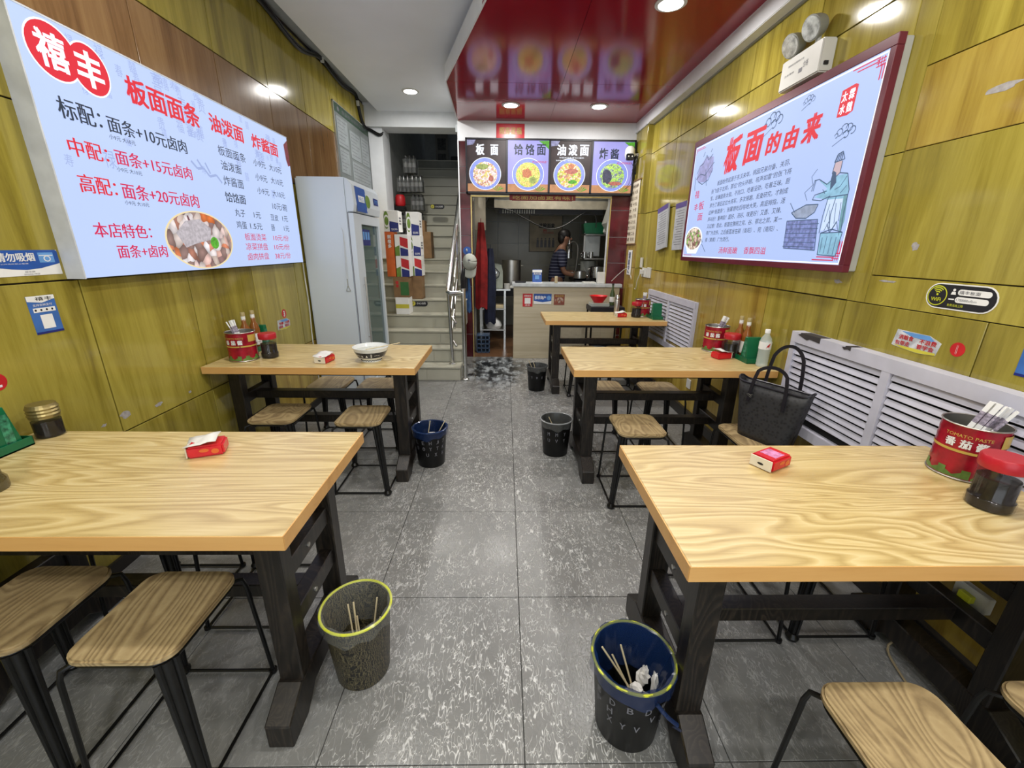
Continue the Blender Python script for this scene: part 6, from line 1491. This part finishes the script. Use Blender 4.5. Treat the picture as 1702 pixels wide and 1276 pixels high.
# right side of the kitchen: stove, shelves, basket
t = thing('gas_stove', 'dark gas stove with pan supports in kitchen right side', 'stove', (1.30, 6.75, 0)); obj('stove_body', MB().box(-.24, .36, -.35, .35, 0, .93), GREYM, t); obj('hob_top', MB().box(-.25, .37, -.36, .36, .93, .96), INK, t)
m = MB()
for sx in (-.15, .17): m.lathe([(.10, .96), (.11, .98), (.09, .985)], (sx, -.1, 0), 16)
obj('burner_ring', m, BLACKM, t)
pot('steel saucepan on the stove, in front', (1.12, 6.5, .986), .10, .10, 'saucepan'); pot('taller steel pot on the stove at right', (1.40, 6.62, .986), .11, .16, 'saucepan')
pot('dark pot standing behind on the stove', (1.32, 6.95, .961), .12, .26, 'saucepan', GREYM)
t = thing('wall_shelf', 'steel shelf rack on kitchen right side', 'shelf', (1.45, 6.9, 1.25)); 
for z in (0, .35): obj('shelf', MB().box(-.25, .22, -.15, .15, z, z+.02), BRUSH, t)
for sx in (-.24, .2): obj('upright', MB().box(sx-.01, sx+.01, -.15, -.13, 0, .55), BRUSH, t)
obj('white_panel', MB().box(-.24, .0, -.14, -.135, .05, .34), GREYP, t)
t = thing('green_basket', 'green plastic basket on the kitchen shelf', 'basket', (1.33, 6.80, 1.62)); obj('basket', MB().prism([(-.13, 0), (.15, 0), (.20, .17), (-.16, .15)], -.12, .12, 'XZ'), plain('kitchen green plastic', (.004, .12, .05), .35), t, bevel=.01)
t = thing('plastic_bag', 'knotted white plastic bag beside green basket', 'bag', (1.52, 6.7, 1.62)); obj('bag_body', MB().lathe([(.03, 0), (.06, .03), (.05, .08), (.01, .12)], n=9), TISSUE, t, smooth=True)
for i, (x, z) in enumerate(((1.22, 1.271), (1.32, 1.271))):
    t = thing('wall_mug', ('left' if i == 0 else 'right')+' of two steel mugs on kitchen shelf', 'mug', (x, 6.74, z)); obj('mug_body', MB().lathe([(.035, 0), (.036, .09)], n=16), STEEL, t, smooth=True); obj('handle', MB().tube([(-.035, 0, .07), (-.06, 0, .06), (-.06, 0, .03), (-.035, 0, .02)], .005, 6), STEEL, t)
t = thing('exhaust_pipe', 'curved metal pipe with hose in kitchen', 'pipe', (1.02, 7.0, .96)); obj('pipe', MB().tube(smoothp([(-.05, 0, .2), (0, 0, .5), (.08, 0, .55), (.14, 0, .45), (.12, 0, .1)]), .012, 8), BRUSH, t, smooth=True); obj('cylinder', MB().lathe([(.05, .3), (.05, .55), (.03, .6)], (.0, .05, 0), 16), STEEL, t, smooth=True); obj('hose', MB().tube(smoothp([(-.2, 0, .0), (-.24, 0, .35), (-.1, 0, .55), (.05, 0, .4)]), .007, 6), CABLE, t, smooth=True)
obj('hanging_cable', MB().tube(smoothp([(-.38, 6.3, 1.92), (0.0, 6.4, 1.93), (.25, 6.5, 1.83), (.6, 6.5, 1.68), (.85, 6.5, 1.72), (1.15, 6.5, 1.9), (1.3, 6.5, 1.86), (1.32, 6.5, 1.7)]), .008, 6), CABLE, None, smooth=True, label='black cable sagging across the kitchen under the hood', cat='cable')
obj('kitchen_drop_cable', MB().tube(smoothp([(-.2, 6.0, 2.6), (-.21, 6.0, 2.2), (-.24, 6.0, 2.0), (-.33, 6.05, 1.9)]), .009, 6), CABLE, None, smooth=True, label='black cable dropping at upper left of kitchen', cat='cable')
obj('curtain_strip', MB().box(-.405, -.26, 5.95, 5.99, 1.63, 2.4), CREAMP, None, label='pale wooden strip at upper left inside kitchen', cat='board')
obj('white_flue', MB().prism([(1.40, 1.75), (1.60, 1.45), (1.72, 1.45), (1.72, 2.72), (1.47, 2.72), (1.47, 2.0)], 6.2, 6.5, 'XZ'), PLASTW, None, label='pale tapered duct at right of kitchen hood', cat='duct')

# ================================================================== THE COOK
def skin(name, joints, edges, mat, parent, sub=2):
    me = bpy.data.meshes.new(name); me.from_pydata([j[0] for j in joints], edges, [])
    o = bpy.data.objects.new(name, me); COL.objects.link(o); o.parent = parent
    md = o.modifiers.new('skin', 'SKIN'); md.use_smooth_shade = True
    if not me.skin_vertices: me.skin_vertices.new() if hasattr(me.skin_vertices, 'new') else None
    for i, (p, rr_) in enumerate(joints):
        sv = me.skin_vertices[0].data[i]; sv.radius = rr_ if isinstance(rr_, tuple) else (rr_, rr_); sv.use_root = (i == 0)
    s_ = o.modifiers.new('sub', 'SUBSURF'); s_.levels = sub; s_.render_levels = sub
    me.materials.append(mat); return o
pr = thing('person', 'person in striped navy shirt cooking, seen in profile', 'person', (.80, 6.72, 0), radians(0))
# faces +X, leaning a little forward; the right arm reaches towards the stove
J = [((0, 0, .88), (.12, .10)), ((.0, 0, 1.02), (.115, .10)), ((.02, 0, 1.18), (.13, .12)), ((.035, 0, 1.32), (.12, .13)), ((.055, 0, 1.40), (.075, .08)), ((.085, 0, 1.455), (.05, .05)), ((.11, 0, 1.50), (.055, .055)), ((.115, 0, 1.56), (.085, .075)), ((.105, 0, 1.62), (.07, .065)),
     ((.04, -.17, 1.33), (.055, .055)), ((.05, -.215, 1.17), (.045, .045)), ((.09, -.225, 1.06), (.04, .04)), ((.22, -.20, 1.03), (.033, .033)), ((.31, -.17, 1.035), (.026, .026)),
     ((.04, .17, 1.33), (.055, .055)), ((.06, .215, 1.17), (.045, .045)), ((.10, .22, 1.06), (.04, .04)), ((.24, .18, 1.05), (.033, .033)), ((.33, .14, 1.05), (.026, .026)),
     ((0, -.10, .80), (.095, .095)), ((.01, -.11, .48), (.065, .065)), ((-.01, -.11, .10), (.045, .045)), ((.10, -.11, .035), (.04, .035)),
     ((0, .10, .80), (.095, .095)), ((.01, .11, .48), (.065, .065)), ((-.01, .11, .10), (.045, .045)), ((.10, .11, .035), (.04, .035))]
Ed = [(0, 1), (1, 2), (2, 3), (3, 4), (4, 5), (5, 6), (6, 7), (7, 8), (3, 9), (9, 10), (10, 11), (11, 12), (12, 13), (3, 14), (14, 15), (15, 16), (16, 17), (17, 18), (0, 19), (19, 20), (20, 21), (21, 22), (0, 23), (23, 24), (24, 25), (25, 26)]
skin('body', J, Ed, SKIN, pr)
sh = [((0, 0, .86), (.145, .125)), ((.0, 0, 1.02), (.14, .125)), ((.02, 0, 1.18), (.148, .14)), ((.035, 0, 1.32), (.135, .14)), ((.06, 0, 1.41), (.075, .08)), ((.04, -.17, 1.33), (.07, .07)), ((.052, -.215, 1.18), (.062, .062)), ((.065, -.222, 1.13), (.06, .06)), ((.04, .17, 1.33), (.07, .07)), ((.06, .215, 1.18), (.062, .062)), ((.07, .222, 1.13), (.06, .06))]
skin('shirt', sh, [(0, 1), (1, 2), (2, 3), (3, 4), (3, 5), (5, 6), (6, 7), (3, 8), (8, 9), (9, 10)], SHIRT, pr)
tr_ = [((0, 0, .88), (.14, .12)), ((0, -.10, .80), (.108, .105)), ((.01, -.11, .48), (.078, .078)), ((-.01, -.11, .09), (.06, .06)), ((0, .10, .80), (.108, .105)), ((.01, .11, .48), (.078, .078)), ((-.01, .11, .09), (.06, .06))]
skin('trousers', tr_, [(0, 1), (1, 2), (2, 3), (0, 4), (4, 5), (5, 6)], TROUS, pr)
def ell(c, s_, n=16, m2=10):
    return [[(c[0]+s_[0]*sin(pi*i/m2)*cos(2*pi*j/n), c[1]+s_[1]*sin(pi*i/m2)*sin(2*pi*j/n), c[2]+s_[2]*cos(pi*i/m2)) for j in range(n+1)] for i in range(m2+1)]
obj('hair', MB().sheet(ell((.093, 0, 1.605), (.098, .082, .085))).sheet(ell((.055, 0, 1.56), (.06, .075, .09))), HAIR, pr, smooth=True)
obj('nose', MB().sheet(ell((.198, 0, 1.545), (.018, .013, .022), 10, 6)), SKIN, pr, smooth=True)
for s_ in (-1, 1):
    obj('ear', MB().sheet(ell((.11, s_*.083, 1.55), (.018, .01, .03), 10, 6)), SKIN, pr, smooth=True)
    obj('eye', MB().sheet(ell((.182, s_*.03, 1.565), (.012, .014, .008), 8, 6)), INK, pr, smooth=True)
obj('mouth', MB().box(.175, .19, -.022, .022, 1.498, 1.504), REDI, pr)
for s_, (hx, hy, hz) in ((-1, (.31, -.17, 1.035)), (1, (.33, .14, 1.05))):
    fj = [((hx, hy, hz), .024), ((hx+.045, hy-s_*.0, hz-.004), .024), ((hx+.085, hy, hz-.008), .020)]; fe = [(0, 1), (1, 2)]
    for k, (dy, ln) in enumerate(((-.027, .05), (-.009, .062), (.009, .058), (.026, .045))):
        b_ = len(fj); fj += [((hx+.095, hy+dy, hz-.01), .009), ((hx+.095+ln*.6, hy+dy, hz-.022), .0085), ((hx+.095+ln*.8, hy+dy, hz-.048), .0075)]; fe += [(2, b_), (b_, b_+1), (b_+1, b_+2)]
    b_ = len(fj); fj += [((hx+.05, hy-s_*.035, hz), .010), ((hx+.085, hy-s_*.045, hz-.015), .009)]; fe += [(1, b_), (b_, b_+1)]
    skin('hand', fj, fe, SKIN, pr, 1)
t = thing('ladle', 'steel ladle held by the cook over the stove', 'ladle', (1.24, 6.56, 1.02)); obj('ladle_handle', MB().tube([(0, 0, .0), (-.05, 0, .12)], .006, 6), STEEL, t); obj('scoop', MB().lathe([(.0, -.02), (.03, -.015), (.04, .0)], n=14, cap0=False, cap1=False), STEEL, t, smooth=True)
